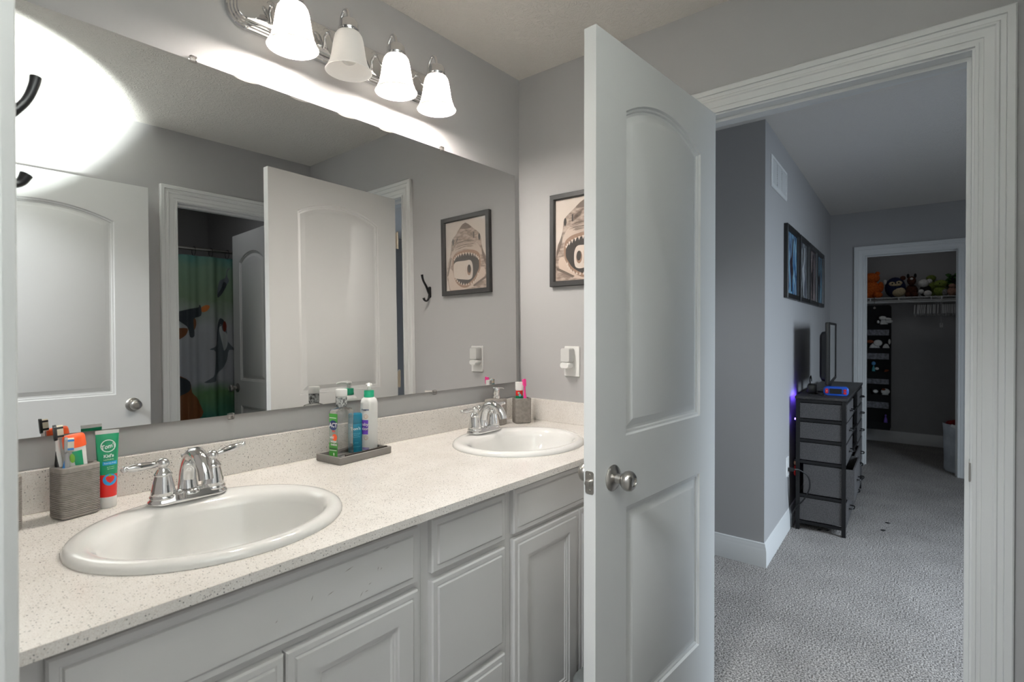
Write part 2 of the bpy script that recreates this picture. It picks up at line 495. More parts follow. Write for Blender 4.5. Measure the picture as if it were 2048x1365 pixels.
mb = MB()
mb.loops([[WP(0, 0, z), WP(3.02, 0, z), V((6.14, 0.8, z)), V((3.12, 0.8, z))] for z in (0, CZ)])
structure(mb.build('wall_bedroom_north', 'wall', smooth=None))
XB = 6.12
CB0, CB1, CBZ = -1.582, -0.897, 2.015     # closet opening
wall_box('wall_bedroom_east', (XB, XB + 0.12, CB1 + G, 0.2, 0, CZ), (XB, XB + 0.12, -3.6, CB0 - G, 0, CZ), (XB, XB + 0.12, CB0 - G, CB1 + G, CBZ + G, CZ))
wall_box('wall_bedroom_south', (XE2, 2.47, -3.52, -3.40, 0, CZ), (3.53, XB, -3.52, -3.40, 0, CZ), (2.47, 3.53, -3.52, -3.40, 0, 0.85), (2.47, 3.53, -3.52, -3.40, 2.05, CZ))
wall_box('wall_closet_east', (7.60, 7.72, -2.4, 0.2, 0, CZ))
wall_box('wall_closet_south', (XB + 0.12, 7.6, -2.5, -2.4, 0, CZ))
wall_box('wall_closet_north', (XB + 0.12, 7.6, 0.1, 0.2, 0, CZ))
mb = MB()
mb.bx(2.47, 3.53, -3.45, -3.41, 0.85, 0.90).bx(2.47, 3.53, -3.45, -3.41, 2.0, 2.05).bx(2.47, 2.52, -3.45, -3.41, 0.85, 2.05).bx(3.48, 3.53, -3.45, -3.41, 0.85, 2.05).bx(2.47, 3.53, -3.44, -3.42, 1.43, 1.47)
structure(mb.build('window_1', 'trim', smooth=None))


# ------------------------------------------------------------------ trim
PROF = [(0.005, 0), (0.005, 0.011), (0.0125, 0.012), (0.013, 0.0085), (0.022, 0.0085), (0.0235, 0.0115), (0.034, 0.0120), (0.044, 0.0135), (0.0475, 0.0175), (0.0525, 0.0185), (0.0560, 0.0150), (0.0665, 0.0165), (0.0680, 0.0150), (0.0690, 0.0210), (0.0845, 0.0210), (0.088, 0.018), (0.088, 0)]


def casing(name, fn, a0, a1, zt, depth_fn=None):
    """moulded casing around an opening; fn(a, z, h) gives a point h proud of the wall"""
    mb = MB(); strips = []
    for d, h in PROF:
        strips.append([fn(a0 - d, 0, h), fn(a0 - d, zt + d, h), fn(a1 + d, zt + d, h), fn(a1 + d, 0, h)])
    mb.loops(strips, False, False, closed=False)
    return structure(mb.build(name, 'trim', smooth=25))


def jamb(name, fnp, a0, a1, zt, t, stop, sa):
    """lining of an opening: fnp(a, h, z) -> point, h through the wall 0..t; stop strip at depth sa"""
    mb = MB(); th = 0.018

    def bx3(aa, ab, ha, hb, za, zb):
        p, q = fnp(aa, ha, za), fnp(ab, hb, zb)
        mb.bx(min(p.x, q.x), max(p.x, q.x), min(p.y, q.y), max(p.y, q.y), za, zb)
    bx3(a0 - th, a0 + 0.0005, -0.001, t, 0, zt); bx3(a1 - 0.0005, a1 + th, -0.001, t, 0, zt); bx3(a0 - th, a1 + th, -0.001, t, zt, zt + th)
    bx3(a0, a0 + 0.011, sa, sa + stop, 0, zt - 0.011); bx3(a1 - 0.011, a1, sa, sa + stop, 0, zt - 0.011); bx3(a0, a1, sa, sa + stop, zt - 0.011, zt)
    return structure(mb.build(name, 'trim', smooth=None))


casing('trim_1', lambda a, z, h: V((XE - h, a, z)), OE0, OE1, OEZ)
casing('trim_2', lambda a, z, h: V((XE2 + h, a, z)), OE0, OE1, OEZ)
j = jamb('trim_3', lambda a, h, z: V((XE + h, a, z)), OE0, OE1, OEZ, XE2 - XE, 0.034, 0.042)
st = MB().bx(XE + 0.004, XE + 0.036, OE0, OE0 + 0.002, 0.872, 0.930).bx(XE - 0.006, XE + 0.006, OE0 - 0.001, OE0 + 0.003, 0.876, 0.926).build('strike_plate', 'nickel', j)
st['label'] = 'metal strike plate'
casing('trim_4', lambda a, z, h: V((XW + h, a, z)), OW0, OW1, OWZ)
jamb('trim_5', lambda a, h, z: V((XW - h, a, z)), OW0, OW1, OWZ, XW - XW2, 0.034, 0.042)
casing('trim_6', lambda a, z, h: V((a, YS + h, z)), OS0, OS1, OSZ)
jamb('trim_7', lambda a, h, z: V((a, YS - h, z)), OS0, OS1, OSZ, YS - YS2, 0.034, 0.03)
casing('trim_8', lambda a, z, h: V((XB - h, a, z)), CB0, CB1, CBZ)
jamb('trim_9', lambda a, h, z: V((XB + h, a, z)), CB0, CB1, CBZ, 0.12, 0.034, 0.05)

BPROF = [(0, 0), (0, 0.014), (0.090, 0.014), (0.096, 0.0115), (0.104, 0.0115), (0.116, 0.007), (0.126, 0.006), (0.130, 0.003), (0.130, 0)]


def baseboard(name, path, out):
    """path: corner points along the wall foot; out: outward normal for each point (mitred)"""
    mb = MB(); rings = []
    for p, o in zip(path, out):
        rings.append([V(p) + V(o) * h + V((0, 0, z)) for z, h in BPROF])
    mb.loops(rings, True, True, closed=False)
    return structure(mb.build(name, 'trim', smooth=25))


c0 = V((-1, 0, 0)); c1 = -wn
mit = (c0 + c1) / (1 + c0.dot(c1))
baseboard('baseboard_bedroom_north', [(3.12, 0.7, 0), W0, WP(2.99, 0, 0)], [c0, mit, c1])
baseboard('baseboard_bedroom_east', [(XB, -0.62, 0), (XB, CB1 + 0.09, 0)], [(-1, 0, 0)] * 2)
baseboard('baseboard_closet', [(7.6, 0.1, 0), (7.6, -2.4, 0)], [(-1, 0, 0)] * 2)
baseboard('baseboard_hall', [(XE2, 0, 0), (XE2, OE1 + 0.09, 0)], [(1, 0, 0)] * 2)
baseboard('baseboard_south', [(XW, YS, 0), (OS0 - 0.09, YS, 0)], [(0, 1, 0)] * 2)


# ------------------------------------------------------------------ doors
def panel_loop(x0, x1, z0, zs, rise, d, y, n=14):
    """outline of an arched (rise>0) or square panel inset by d, at depth y"""
    pts = [V((x0 + d, y, z0 + d)), V((x1 - d, y, z0 + d))]
    if rise > 0:
        wd = x1 - x0; rad = (wd * wd / 4 + rise * rise) / (2 * rise); zc = zs + rise - rad; xm = (x0 + x1) / 2
        rr = rad - d; half = wd / 2 - d; a = math.asin(min(1, half / rr))
        for i in range(n + 1):
            t = a - 2 * a * i / n
            pts.append(V((xm + rr * math.sin(t), y, zc + rr * math.cos(t))))
    else:
        for i in range(n + 1):
            pts.append(V((x1 - d - (x1 - x0 - 2 * d) * i / n, y, zs - d)))
    return pts


MOULD = [(0, 0), (0.004, 0.006), (0.010, 0.0065), (0.013, 0.0110), (0.020, 0.0120), (0.039, 0.0040), (0.041, 0.0030)]


def door_leaf(wd, ht, t, panels, name, mt='door'):
    """leaf: x 0 (hinge) .. wd, y 0..t, z 0..ht"""
    mb = MB()
    rect = lambda y: [V((0, y, 0)), V((wd, y, 0)), V((wd, y, ht)), V((0, y, ht))]
    for y, s in ((0, 1), (t, -1)):
        mb.fill([rect(y)] + [panel_loop(*p, 0, y) for p in panels])
        for p in panels:
            mb.loops([panel_loop(*p, d, y + s * k) for d, k in MOULD], False, True)
    mb.loops([rect(0), rect(t)], False, False)
    return mb.build(name, mt, smooth=28)


def knob(mb, c, n):
    """door knob standing out along n"""
    prof = [(0.0335, 0), (0.034, 0.002), (0.031, 0.006), (0.020, 0.011), (0.013, 0.014), (0.012, 0.026), (0.017, 0.031), (0.0235, 0.038), (0.0258, 0.046), (0.0245, 0.054), (0.019, 0.060), (0.012, 0.0625), (0.0115, 0.060), (0.006, 0.060), (0.002, 0.0605)]
    mb.lathe(prof, c, n, 32)


def make_door(name, label, loc, rz, wd, ht, flip, knob_x, knob_z, panels, knobs=(1, 1)):
    root = thing(name, label, 'door', loc, rz, kind='structure')
    t = 0.035
    leaf = door_leaf(wd, ht, t, panels, 'door_panel')
    leaf.parent = root
    if knobs[0]:
        mb = MB(); knob(mb, (knob_x, 0, knob_z), (0, -1, 0)); k = mb.build('door_knob', 'nickel', root); k['label'] = 'brushed nickel knob'
    if knobs[1]:
        mb = MB(); knob(mb, (knob_x, t, knob_z), (0, 1, 0)); k = mb.build('door_knob', 'nickel', root); k['label'] = 'brushed nickel knob'
    return root


def std_panels(wd):
    e = wd - 0.147
    return [(0.125, e, 1.0, 1.86, 0.062), (0.125, e, 0.235, 0.81, 0)]


# main door: hinged on the east wall, standing open into the bathroom (x from the hinge to the free edge)
ang = math.atan2(-0.862 + 0.904, 1.147 - 1.884)
hinge = V((1.886, -0.904, 0.010))
DW = 0.738
# the leaf's local +y must point to world +y: mirror x by building from the free edge instead
free = V((1.148, -0.862, 0.010)); dang = math.atan2(-0.904 + 0.862, 1.886 - 1.148)
d1 = thing('door_1', 'white arched two-panel door standing open in front of the vanity', 'door', free, dang, kind='structure')
pn = [(0.143, 0.615, 0.997, 1.860, 0.062), (0.145, 0.612, 0.235, 0.806, 0)]
lf = door_leaf(DW, 2.030, 0.035, pn, 'door_panel'); lf.parent = d1
mb = MB(); knob(mb, (0.078, 0, 0.898), (0, -1, 0)); k = mb.build('door_knob', 'nickel', d1); k['label'] = 'brushed nickel knob'
mb = MB(); knob(mb, (0.078, 0.035, 0.898), (0, 1, 0)); k = mb.build('door_knob', 'nickel', d1); k['label'] = 'brushed nickel knob'
mb = MB()
mb.loops([[V((-0.0015 + dx, 0.0175 + y, 0.898 + z)) for y, z in rrect(0.0125, 0.0285, 0.006)] for dx in (0.003, 0.0)])
mb.lathe([(0.009, 0), (0.009, 0.006), (0.0075, 0.011), (0.004, 0.0125)], (-0.0015, 0.0175, 0.898), (-1, 0, 0.0), 20)
for dz in (0.020, -0.020):
    mb.lathe([(0.0035, 0), (0.0032, 0.0012), (0.001, 0.0006)], (-0.0015, 0.0175, 0.898 + dz), (-1, 0, 0), 12)
k = mb.build('latch_plate', 'nickel', d1); k['label'] = 'metal latch plate on the door edge'
for hz in (1.80, 1.03, 0.26):
    mb = MB(); mb.lathe([(0.0065, -0.045), (0.0065, 0.045)], (DW + 0.010, 0.040, hz), (0, 0, 1), 14)
    mb.lathe([(0.005, 0), (0.0075, 0.003), (0.003, 0.008)], (DW + 0.010, 0.040, hz + 0.045), (0, 0, 1), 12)
    mb.bx(DW, DW + 0.0025, 0.003, 0.036, hz - 0.044, hz + 0.044).bx(DW, DW + 0.016, 0.038, 0.0405, hz - 0.044, hz + 0.044)
    k = mb.build('hinge', 'brass', d1); k['label'] = 'metal hinge'

# entry door in the west wall, open flat beside the south wall (seen in the mirror)
d2 = thing('door_2', 'white arched two-panel entry door open along the back wall, left in the mirror', 'door', (0.112, -1.727, 0.010), 0, kind='structure')
lf = door_leaf(0.834, 2.058, 0.035, std_panels(0.834), 'door_panel'); lf.parent = d2
for yy, s in ((0.035, 1), (0, -1)):
    mb = MB(); knob(mb, (0.757, yy, 0.945), (0, s, 0)); k = mb.build('door_knob', 'nickel', d2); k['label'] = 'round metal knob'

# toilet-room door, open into the dark room (seen in the mirror)
d3 = thing('door_3', 'white arched two-panel door open inside the dark toilet room', 'door', (1.768, -2.557, 0.010), math.atan2(0.642, -0.027), kind='structure')
lf = door_leaf(0.64, 2.030, 0.035, [(0.115, 0.515, 0.98, 1.83, 0.06), (0.115, 0.515, 0.235, 0.80, 0)], 'door_panel'); lf.parent = d3
for yy, s in ((0.035, 1), (0, -1)):
    mb = MB(); knob(mb, (0.065, yy, 0.925), (0, s, 0)); k = mb.build('door_knob', 'nickel', d3); k['label'] = 'round metal knob'


# ------------------------------------------------------------------ vanity
CT = 0.893               # top of the counter


def front(x0, x1, z0, z1, name, parent, door=False, yb=-0.615):
    """cabinet front: nested rectangles, y toward the room is negative"""
    steps = [(0, 0), (0, 0.013), (0.003, 0.0165), (0.013, 0.0165), (0.0145, 0.0145), (0.0165, 0.0145), (0.0185, 0.020)]
    if door:
        steps += [(0.056, 0.020), (0.058, 0.0165), (0.064, 0.0165), (0.066, 0.0135), (0.070, 0.0135), (0.073, 0.010)]
    rings = [[V((x0 + d, yb - h, z0 + d)), V((x1 - d, yb - h, z0 + d)), V((x1 - d, yb - h, z1 - d)), V((x0 + d, yb - h, z1 - d))] for d, h in steps]
    mb = MB(); mb.loops(rings)
    return mb.build(name, 'cab', parent, smooth=20)


def carcass(x0, x1, parent, kick=True):
    mb = MB(); zt = 0.8745
    mb.bx(x0, x0 + 0.018, -0.60, -0.003, 0.10, zt).bx(x1 - 0.018, x1, -0.60, -0.003, 0.10, zt).bx(x0, x1, -0.60, -0.003, 0.10, 0.12)
    mb.bx(x0, x1, -0.615, -0.598, 0.10, zt)
    mb.bx(x0, x1, -0.545, -0.53, 0.0, 0.10)
    return mb.build('face_frame', 'cab', parent, smooth=None)


v1 = thing('sink_cabinet', 'white vanity sink cabinet under the near sink with a scuffed false front', 'cabinet', (0, 0, 0), 0, 'white vanity cabinets')
carcass(0.0846, 0.797, v1)
ff = front(0.150, 0.779, 0.731, 0.855, 'false_front', v1)
mb = MB()
for x, z, l, a in ((0.522, 0.795, 0.012, 1.2), (0.560, 0.790, 0.016, 0.3), (0.628, 0.762, 0.014, 0.9), (0.640, 0.764, 0.010, 0.2), (0.668, 0.800, 0.010, 1.3), (0.676, 0.797, 0.006, 0.8), (0.648, 0.776, 0.008, 0.4), (0.600, 0.822, 0.022, 0.25), (0.690, 0.835, 0.016, 0.1), (0.455, 0.780, 0.006, 0.7)):
    d = V((math.cos(a), 0, math.sin(a))) * l / 2; n_ = V((-math.sin(a), 0, math.cos(a))) * 0.0006; p = V((x, -0.63535, z))
    mb.poly([p - d, p + n_, p + d, p - n_])
M['scuff'] = mat('scuff', rgb(128, 120, 112), 0.7)
bm = bmesh.new(); bm.from_mesh(ff.data); tmp = bpy.data.meshes.new('tmp'); mb.bm.to_mesh(tmp); mb.bm.free(); k0 = len(bm.faces); bm.from_mesh(tmp)
bm.faces.ensure_lookup_table()
for fc_ in bm.faces[k0:]:
    fc_.material_index = 1
bm.to_mesh(ff.data); bm.free(); ff.data.materials.append(M['scuff']); bpy.data.meshes.remove(tmp)
front(0.150, 0.471, 0.150, 0.714, 'cabinet_door', v1, True)
front(0.475, 0.779, 0.150, 0.714, 'cabinet_door', v1, True)
v2 = thing('drawer_cabinet', 'white vanity drawer cabinet with three plain drawer fronts between the two sinks', 'cabinet', (0, 0, 0), 0, 'white vanity cabinets')
carcass(0.7975, 1.0945, v2)
front(0.820, 1.077, 0.734, 0.857, 'drawer', v2)
front(0.820, 1.077, 0.454, 0.715, 'drawer', v2)
front(0.820, 1.077, 0.150, 0.434, 'drawer', v2)
v3 = thing('sink_cabinet', 'white vanity sink cabinet under the far sink, half hidden by the open door', 'cabinet', (0, 0, 0), 0, 'white vanity cabinets')
carcass(1.095, 1.920, v3)
front(1.113, 1.762, 0.737, 0.860, 'false_front', v3)
front(1.113, 1.4355, 0.150, 0.722, 'cabinet_door', v3, True)
front(1.4385, 1.762, 0.150, 0.722, 'cabinet_door', v3, True)

SINKS = [(0.462, -0.383), (1.478, -0.357)]
SA, SB = 0.249, 0.220


def ell(cx, cy, a, b, z, n=64):
    return [V((cx + a * math.cos(2 * PI * i / n), cy + b * math.sin(2 * PI * i / n), z)) for i in range(n)]


ct = thing('countertop', 'white speckled quartz vanity top with backsplash running under the mirror', 'countertop', (0, 0, 0))
mb = MB()
x0, x1, y0, y1 = 0.0846, 1.9215, -0.664, -0.0005
for z in (CT - 0.018, CT):
    mb.fill([[V((x0, y0, z)), V((x1, y0, z)), V((x1, y1, z)), V((x0, y1, z))]] + [ell(cx, cy, SA - 0.02, SB - 0.02, z) for cx, cy in SINKS])
rr = lambda z: [V((x0, y0, z)), V((x1, y0, z)), V((x1, y1, z)), V((x0, y1, z))]
mb.loops([rr(CT - 0.018), rr(CT)], False, False)
for cx, cy in SINKS:
    mb.loops([ell(cx, cy, SA - 0.02, SB - 0.02, CT - 0.018), ell(cx, cy, SA - 0.02, SB - 0.02, CT)], False, False)
mb.build('worktop', 'quartz', ct, smooth=None)
MB().bx(x0, x1, -0.020, -0.0005, CT + 0.0003, CT + 0.093, 0.001).build('backsplash', 'quartz', ct, smooth=None)
MB().bx(XE - 0.020, x1, -0.664, -0.0205, CT + 0.0003, CT + 0.093, 0.001).build('side_splash', 'quartz', ct, smooth=None)


def make_sink(label, cx, cy):
    t = thing('sink', label, 'sink', (cx, cy, CT), 0, 'white oval sinks')
    # (inset x, inset y, centre shift in y, z)
    pr = [(0.010, 0.010, 0, 0.0003), (0.0, 0.0, 0, 0.0005), (0.0, 0.0, 0, 0.004), (0.003, 0.003, 0, 0.010), (0.010, 0.010, 0, 0.0145), (0.020, 0.020, 0, 0.0155), (0.030, 0.034, -0.006, 0.0145),
          (0.038, 0.050, -0.014, 0.010), (0.044, 0.060, -0.018, 0.002), (0.048, 0.066, -0.020, -0.012), (0.058, 0.078, -0.020, -0.045), (0.078, 0.094, -0.018, -0.085), (0.110, 0.118, -0.012, -0.115), (0.150, 0.148, -0.006, -0.132), (0.200, 0.180, 0, -0.139), (0.226, 0.197, 0, -0.141)]
    mb = MB()
    mb.loops([ell(0, s, SA - dx, SB - dy, z, 72) for dx, dy, s, z in pr], False, False)
    mb.build('basin', 'porc', t, smooth=60)
    mb = MB(); mb.lathe([(0.024, -0.1415), (0.025, -0.1385), (0.019, -0.1375), (0.017, -0.1395), (0.010, -0.137), (0.001, -0.1355)], (0, 0, 0), (0, 0, 1), 24)
    mb.build('drain', 'chrome', t)
    return t


make_sink('white oval drop-in sink nearest the camera, with the big faucet at its back', *SINKS[0])
make_sink('white oval drop-in sink in the far corner beside the open door', *SINKS[1])


def stadium(hx, hy, n=10):
    pts = []
    for s, a0 in ((1, -90), (-1, 90)):
        for i in range(n + 1):
            a = R(a0 + 180 * i / n); pts.append((s * (hx - hy) + hy * math.cos(a), hy * math.sin(a)))
    return pts


def make_faucet(label, loc, up_tilt):
    t = thing('faucet', label, 'faucet', loc, 0, 'chrome two-handle faucets')
    mb = MB()
    rings = []
    for hx, hy, z in ((0.080, 0.0270, 0), (0.0815, 0.0285, 0.003), (0.0805, 0.0275, 0.006), (0.0765, 0.0235, 0.010), (0.0745, 0.0215, 0.017), (0.0725, 0.0195, 0.019)):
        rings.append(at_z(stadium(hx, hy), z))
    # waist the plate a little between the handles
    for rg in rings:
        for p in rg:
            k = max(0, 1 - ((abs(p.x) - 0.024) / 0.013) ** 2) if 0.011 < abs(p.x) < 0.037 else 0
            p.y *= 1 - 0.22 * k
    mb.loops(rings)
    mb.build('base_plate', 'chrome', t, smooth=50)
    mb = MB()
    path = catmull([(0, 0.004, 0.012), (0, 0.007, 0.042), (0, 0.000, 0.074), (0, -0.020, 0.098), (0, -0.046, 0.1045), (0, -0.072, 0.094), (0, -0.090, 0.073), (0, -0.096, 0.056)], 6)
    mb.tube(path, interp([0.0205, 0.0165, 0.0150, 0.0150, 0.0150, 0.0140, 0.0130, 0.0130], len(path)), 20, True, ((1, 0, 0), 1.12))
    mb.lathe([(0.028, 0.014), (0.0265, 0.019), (0.021, 0.023)], (0, 0.002, 0), (0, 0, 1), 24)
    mb.build('spout', 'chrome', t, smooth=50)
    for s in (-1, 1):
        mb = MB()
        mb.lathe([(0.0262, 0.012), (0.0265, 0.016), (0.0235, 0.019), (0.0240, 0.022), (0.0225, 0.030), (0.0190, 0.048), (0.0165, 0.058), (0.0160, 0.060), (0.0178, 0.062), (0.0178, 0.0645), (0.0150, 0.067), (0.0125, 0.072), (0.0085, 0.076), (0.0085, 0.078)], (s * 0.051, 0, 0), (0, 0, 1), 28)
        h = mb.build('handle', 'chrome', t, smooth=50)
        mb = MB(); mb.ball((s * 0.051, 0, 0.0865), (0.0125, 0.0125, 0.0118), 20)
        d = V((s, 0.10 if s > 0 else -0.10, up_tilt if s > 0 else 0.02)).normalized(); o = V((s * 0.051, 0, 0.0865))
        pl = [o + d * k for k in (0.008, 0.014, 0.017, 0.024, 0.036, 0.048, 0.060, 0.068, 0.0705, 0.0725, 0.0765, 0.080)]
        mb.tube(pl, [0.0055, 0.0055, 0.0070, 0.0072, 0.0084, 0.0090, 0.0078, 0.0058, 0.0058, 0.0072, 0.0066, 0.002], 16)
        mb.build('lever', 'chrome', h, smooth=50)
    mb = MB(); mb.tube([(0, 0.024, 0.016), (0, 0.024, 0.086)], 0.0028, 8); mb.ball((0, 0.024, 0.090), (0.0075, 0.0075, 0.0065), 14); mb.lathe([(0.006, 0), (0.006, 0.003), (0.003, 0.006)], (0, 0.024, 0.078), (0, 0, 1), 12)
    mb.build('drain_rod', 'chrome', t, smooth=50)
    return t


make_faucet('chrome two-handle faucet behind the near sink', (0.470, -0.203, CT + 0.0155), 0.18)
make_faucet('chrome two-handle faucet behind the far sink in the corner', (1.490, -0.178, CT + 0.0155), 0.10)

# ------------------------------------------------------------------ mirror
MT = R(0.65)
mr_ = thing('wall_mirror', 'large frameless rectangular wall mirror over the vanity', 'mirror', (1.005, -0.002, 1.991))
mx0, mx1, mh = 0.135 - 1.005, 1.882 - 1.005, -0.934


def mp_(x, off, z):      # local: leaning so the bottom stands 11 mm out from the top
    return V((x, -0.006 - off + z * math.tan(MT), z))


mb = MB()
rings = [[mp_(mx0, o, mh), mp_(mx1, o, mh), mp_(mx1, o, 0), mp_(mx0, o, 0)] for o in (-0.005, 0.0)]
mb.mi = 1; rv = mb.loops(rings, True, False); mb.mi = 0
mb.bm.faces.new(rv[1]).material_index = 0
g = mb.build('glass', ['mirror', 'edge'], mr_, smooth=None); g['label'] = 'silvered glass sheet'
# dark edge seam and clear plastic clips
for cx, z, s in ((0.553 - 1.005, 0, 1), (1.435 - 1.005, 0, 1), (0.640 - 1.005, mh, -1), (1.385 - 1.005, mh, -1)):
    mb = MB(); p = mp_(cx, 0.003, z)
    mb.box(p + V((0, 0.004, s * 0.004)), (0.018, 0.014, 0.018), 0.004)
    mb.lathe([(0.004, 0), (0.003, 0.002)], p + V((0, -0.003, s * 0.006)), (0, -1, 0), 10)
    mb.build('mirror_clip', 'clip', mr_)

# ------------------------------------------------------------------ vanity light
LX = [0.7655, 0.9435, 1.1235, 1.3020]
LYc, RIM = -0.122, 2.073
vl = thing('vanity_light', 'four-lamp chrome vanity light bar with frosted bell shades above the mirror', 'light', (1.034, -0.001, 2.188))
mb = MB()
hl, hh = 0.400, 0.058
# fluted bar with rounded, stepped ends
for k, (ins, y) in enumerate([(0.0, 0.0), (0.0, -0.010), (0.004, -0.014), (0.008, -0.014), (0.010, -0.017), (0.015, -0.017), (0.017, -0.021), (0.022, -0.021), (0.024, -0.025)]):
    pass
steps = [(0.0, 0.0), (0.0, -0.010), (0.003, -0.013), (0.008, -0.013), (0.010, -0.017), (0.015, -0.017), (0.017, -0.021), (0.022, -0.021), (0.024, -0.025), (0.028, -0.026)]
mb.loops([[V((x, y, z)) for x, z in rrect(hl - i, hh - i, max(0.004, 0.050 - i), 6)] for i, y in steps])
mb.build('back_plate', 'chrome', vl, smooth=25)
for k, lx in enumerate(LX):
    dx = lx - 1.034; z0 = -2.188; on = k != 1
    P = lambda y, z, xx=0.0: V((dx + xx, y + 0.001, z + z0))
    mb = MB()
    mb.tube(catmull([P(-0.024, 2.222, -0.012), P(-0.040, 2.214, -0.012), P(-0.050, 2.192, -0.010), P(-0.062, 2.178, -0.008), P(-0.076, 2.186, -0.006), P(-0.082, 2.215, -0.004), P(-0.085, 2.246, -0.002), P(-0.098, 2.267, 0), P(-0.114, 2.262, 0), P(-0.121, 2.240, 0), P(-0.122, 2.224, 0)], 6), 0.0048, 12)
    mb.lathe([(0.013, 0), (0.012, 0.003), (0.006, 0.006)], P(-0.022, 2.222, -0.012), (0, -1, 0), 16)
    mb.build('arm', 'chrome', vl, smooth=50)
    mb = MB(); mb.lathe([(0.004, 2.234 + z0), (0.012, 2.232 + z0), (0.024, 2.227 + z0), (0.0285, 2.219 + z0), (0.0292, 2.205 + z0), (0.0305, 2.2035 + z0), (0.0305, 2.199 + z0), (0.0292, 2.197 + z0), (0.0292, 2.186 + z0), (0.020, 2.186 + z0)], (dx, LYc + 0.001, 0), (0, 0, 1), 28)
    for a in (0.4, 2.5, 4.6):
        mb.lathe([(0.003, 0.028), (0.003, 0.034)], (dx, LYc + 0.001, 2.192 + z0), (math.cos(a), math.sin(a), 0), 8)
    mb.build('socket', 'chrome', vl, smooth=50)
    outer = [(0.0275, 2.190), (0.034, 2.189), (0.0400, 2.180), (0.0440, 2.165), (0.0470, 2.145), (0.0505, 2.122), (0.0555, 2.100), (0.0630, 2.083), (0.0690, 2.074)]
    inner = [(r - 0.003, z) for r, z in reversed(outer)]; inner[0] = (0.0675, RIM)
    mb = MB(); mb.lathe([(r, z + z0) for r, z in (outer + inner[:2])], (dx, LYc + 0.001, 0), (0, 0, 1), 40, False, False)
    sh = mb.build('lamp_shade', 'shade_on' if on else 'shade_off', vl, smooth=60)
    sh['label'] = 'frosted glass bell shade, lit' if on else 'frosted glass bell shade, unlit, faint painted glow'
    zb = 2.098 if on else 2.125
    mb = MB(); mb.ball((dx, LYc + 0.001, zb + z0), (0.029, 0.029, 0.030), 18); mb.lathe([(0.013, 0.02), (0.013, 0.075)], (dx, LYc + 0.001, zb + z0), (0, 0, 1), 14)
    mb.build('bulb', 'bulb_on' if on else 'bulb_off', sh, smooth=60)

# ------------------------------------------------------------------ things on the counter, left
simple('pgreen', 12, 120, 82, 0.3); simple('pred', 190, 30, 26, 0.3); simple('orange', 240, 92, 40, 0.35); simple('pblue', 40, 140, 196, 0.3)
simple('leaf', 110, 160, 50, 0.4); simple('teal', 8, 104, 130, 0.3); simple('collar', 14, 150, 112, 0.35); simple('purple', 92, 56, 160, 0.4)
simple('lblgreen', 60, 138, 52, 0.35); simple('navy', 28, 44, 92, 0.35); simple('dkgreen', 30, 84, 30, 0.35); simple('bristle', 236, 226, 206, 0.8)
simple('bblue', 40, 110, 176, 0.4); simple('pink', 226, 60, 140, 0.4); simple('greyplastic', 150, 150, 152, 0.4); simple('comb', 46, 38, 34, 0.4)
simple('palegreen', 150, 200, 170, 0.4); simple('trayst', 122, 118, 115, 0.55); simple('lightblue', 120, 190, 214, 0.4)
M['seal'] = mat_mottle('printed_seal', rgb(60, 62, 64), rgb(200, 202, 202), 150, 0.3)
M['clear'] = mat_clear('clear_bottle', (0.90, 0.90, 0.89, 1), 0.25)


def holder(name, label, cat, loc, rz, hx, hy, h, slots, group=None, ribs=24, depth=0.0014):
    t = thing(name, label, cat, loc, rz, group)
    mb = MB(); base = rrect(hx, hy, 0.012, 5); rings = []
    sh = lambda d, z: [V((x * (1 - d / hx), y * (1 - d / hy), z)) for x, y in base]
    rings.append(sh(0.004, 0)); rings.append(sh(0.0008, 0.003))
    z0, z1 = 0.005, h - 0.010
    for i in range(ribs):
        za = z0 + (z1 - z0) * i / ribs; dz = (z1 - z0) / ribs
        rings += [sh(0, za), sh(0, za + dz * 0.58), sh(depth, za + dz * 0.66), sh(depth, za + dz * 0.94)]
    rings += [sh(0, z1), sh(0, h - 0.001), sh(0.0012, h)]
    rings += [sh(0.004, h), sh(0.004, h - 0.004 if slots else 0.006)] if True else []
    if slots:
        rings += [sh(0.0045, 0.006)]
    mb.loops(rings, True, True)
    mb.build('cup', 'stoneware', t, smooth=30)
    if slots:
        mb = MB()
        for z in (h - 0.0035, h - 0.0005):
            mb.fill([sh(0.0042, z)] + [[V((x, y, z)) for x, y in rrect(sx, sy, min(sx, sy) * 0.9, 4, c)] for c, sx, sy in slots])
        for c, sx, sy in slots:
            mb.loops([[V((x, y, z)) for x, y in rrect(sx, sy, min(sx, sy) * 0.9, 4, c)] for z in (h - 0.0035, h - 0.0005)], False, False)
        mb.build('slotted_lid', 'stoneware', t, smooth=None)
    return t


CUPA = R(14)
cup1 = holder('toothbrush_holder', 'ribbed taupe toothbrush holder beside the green toothpaste tube', 'toothbrush holder', (0.2885, -0.094, CT + 0.0005), CUPA, 0.037, 0.0285, 0.107,
              [((-0.022, -0.010), 0.0075, 0.008), ((-0.016, 0.0125), 0.0075, 0.008), ((0.014, 0.0), 0.0185, 0.0125)])
holder('ribbed_canister', 'ribbed taupe canister at the far left end of the counter, cut by the door jamb', 'canister', (0.162, -0.112, CT + 0.0005), R(6), 0.036, 0.027, 0.107, None)


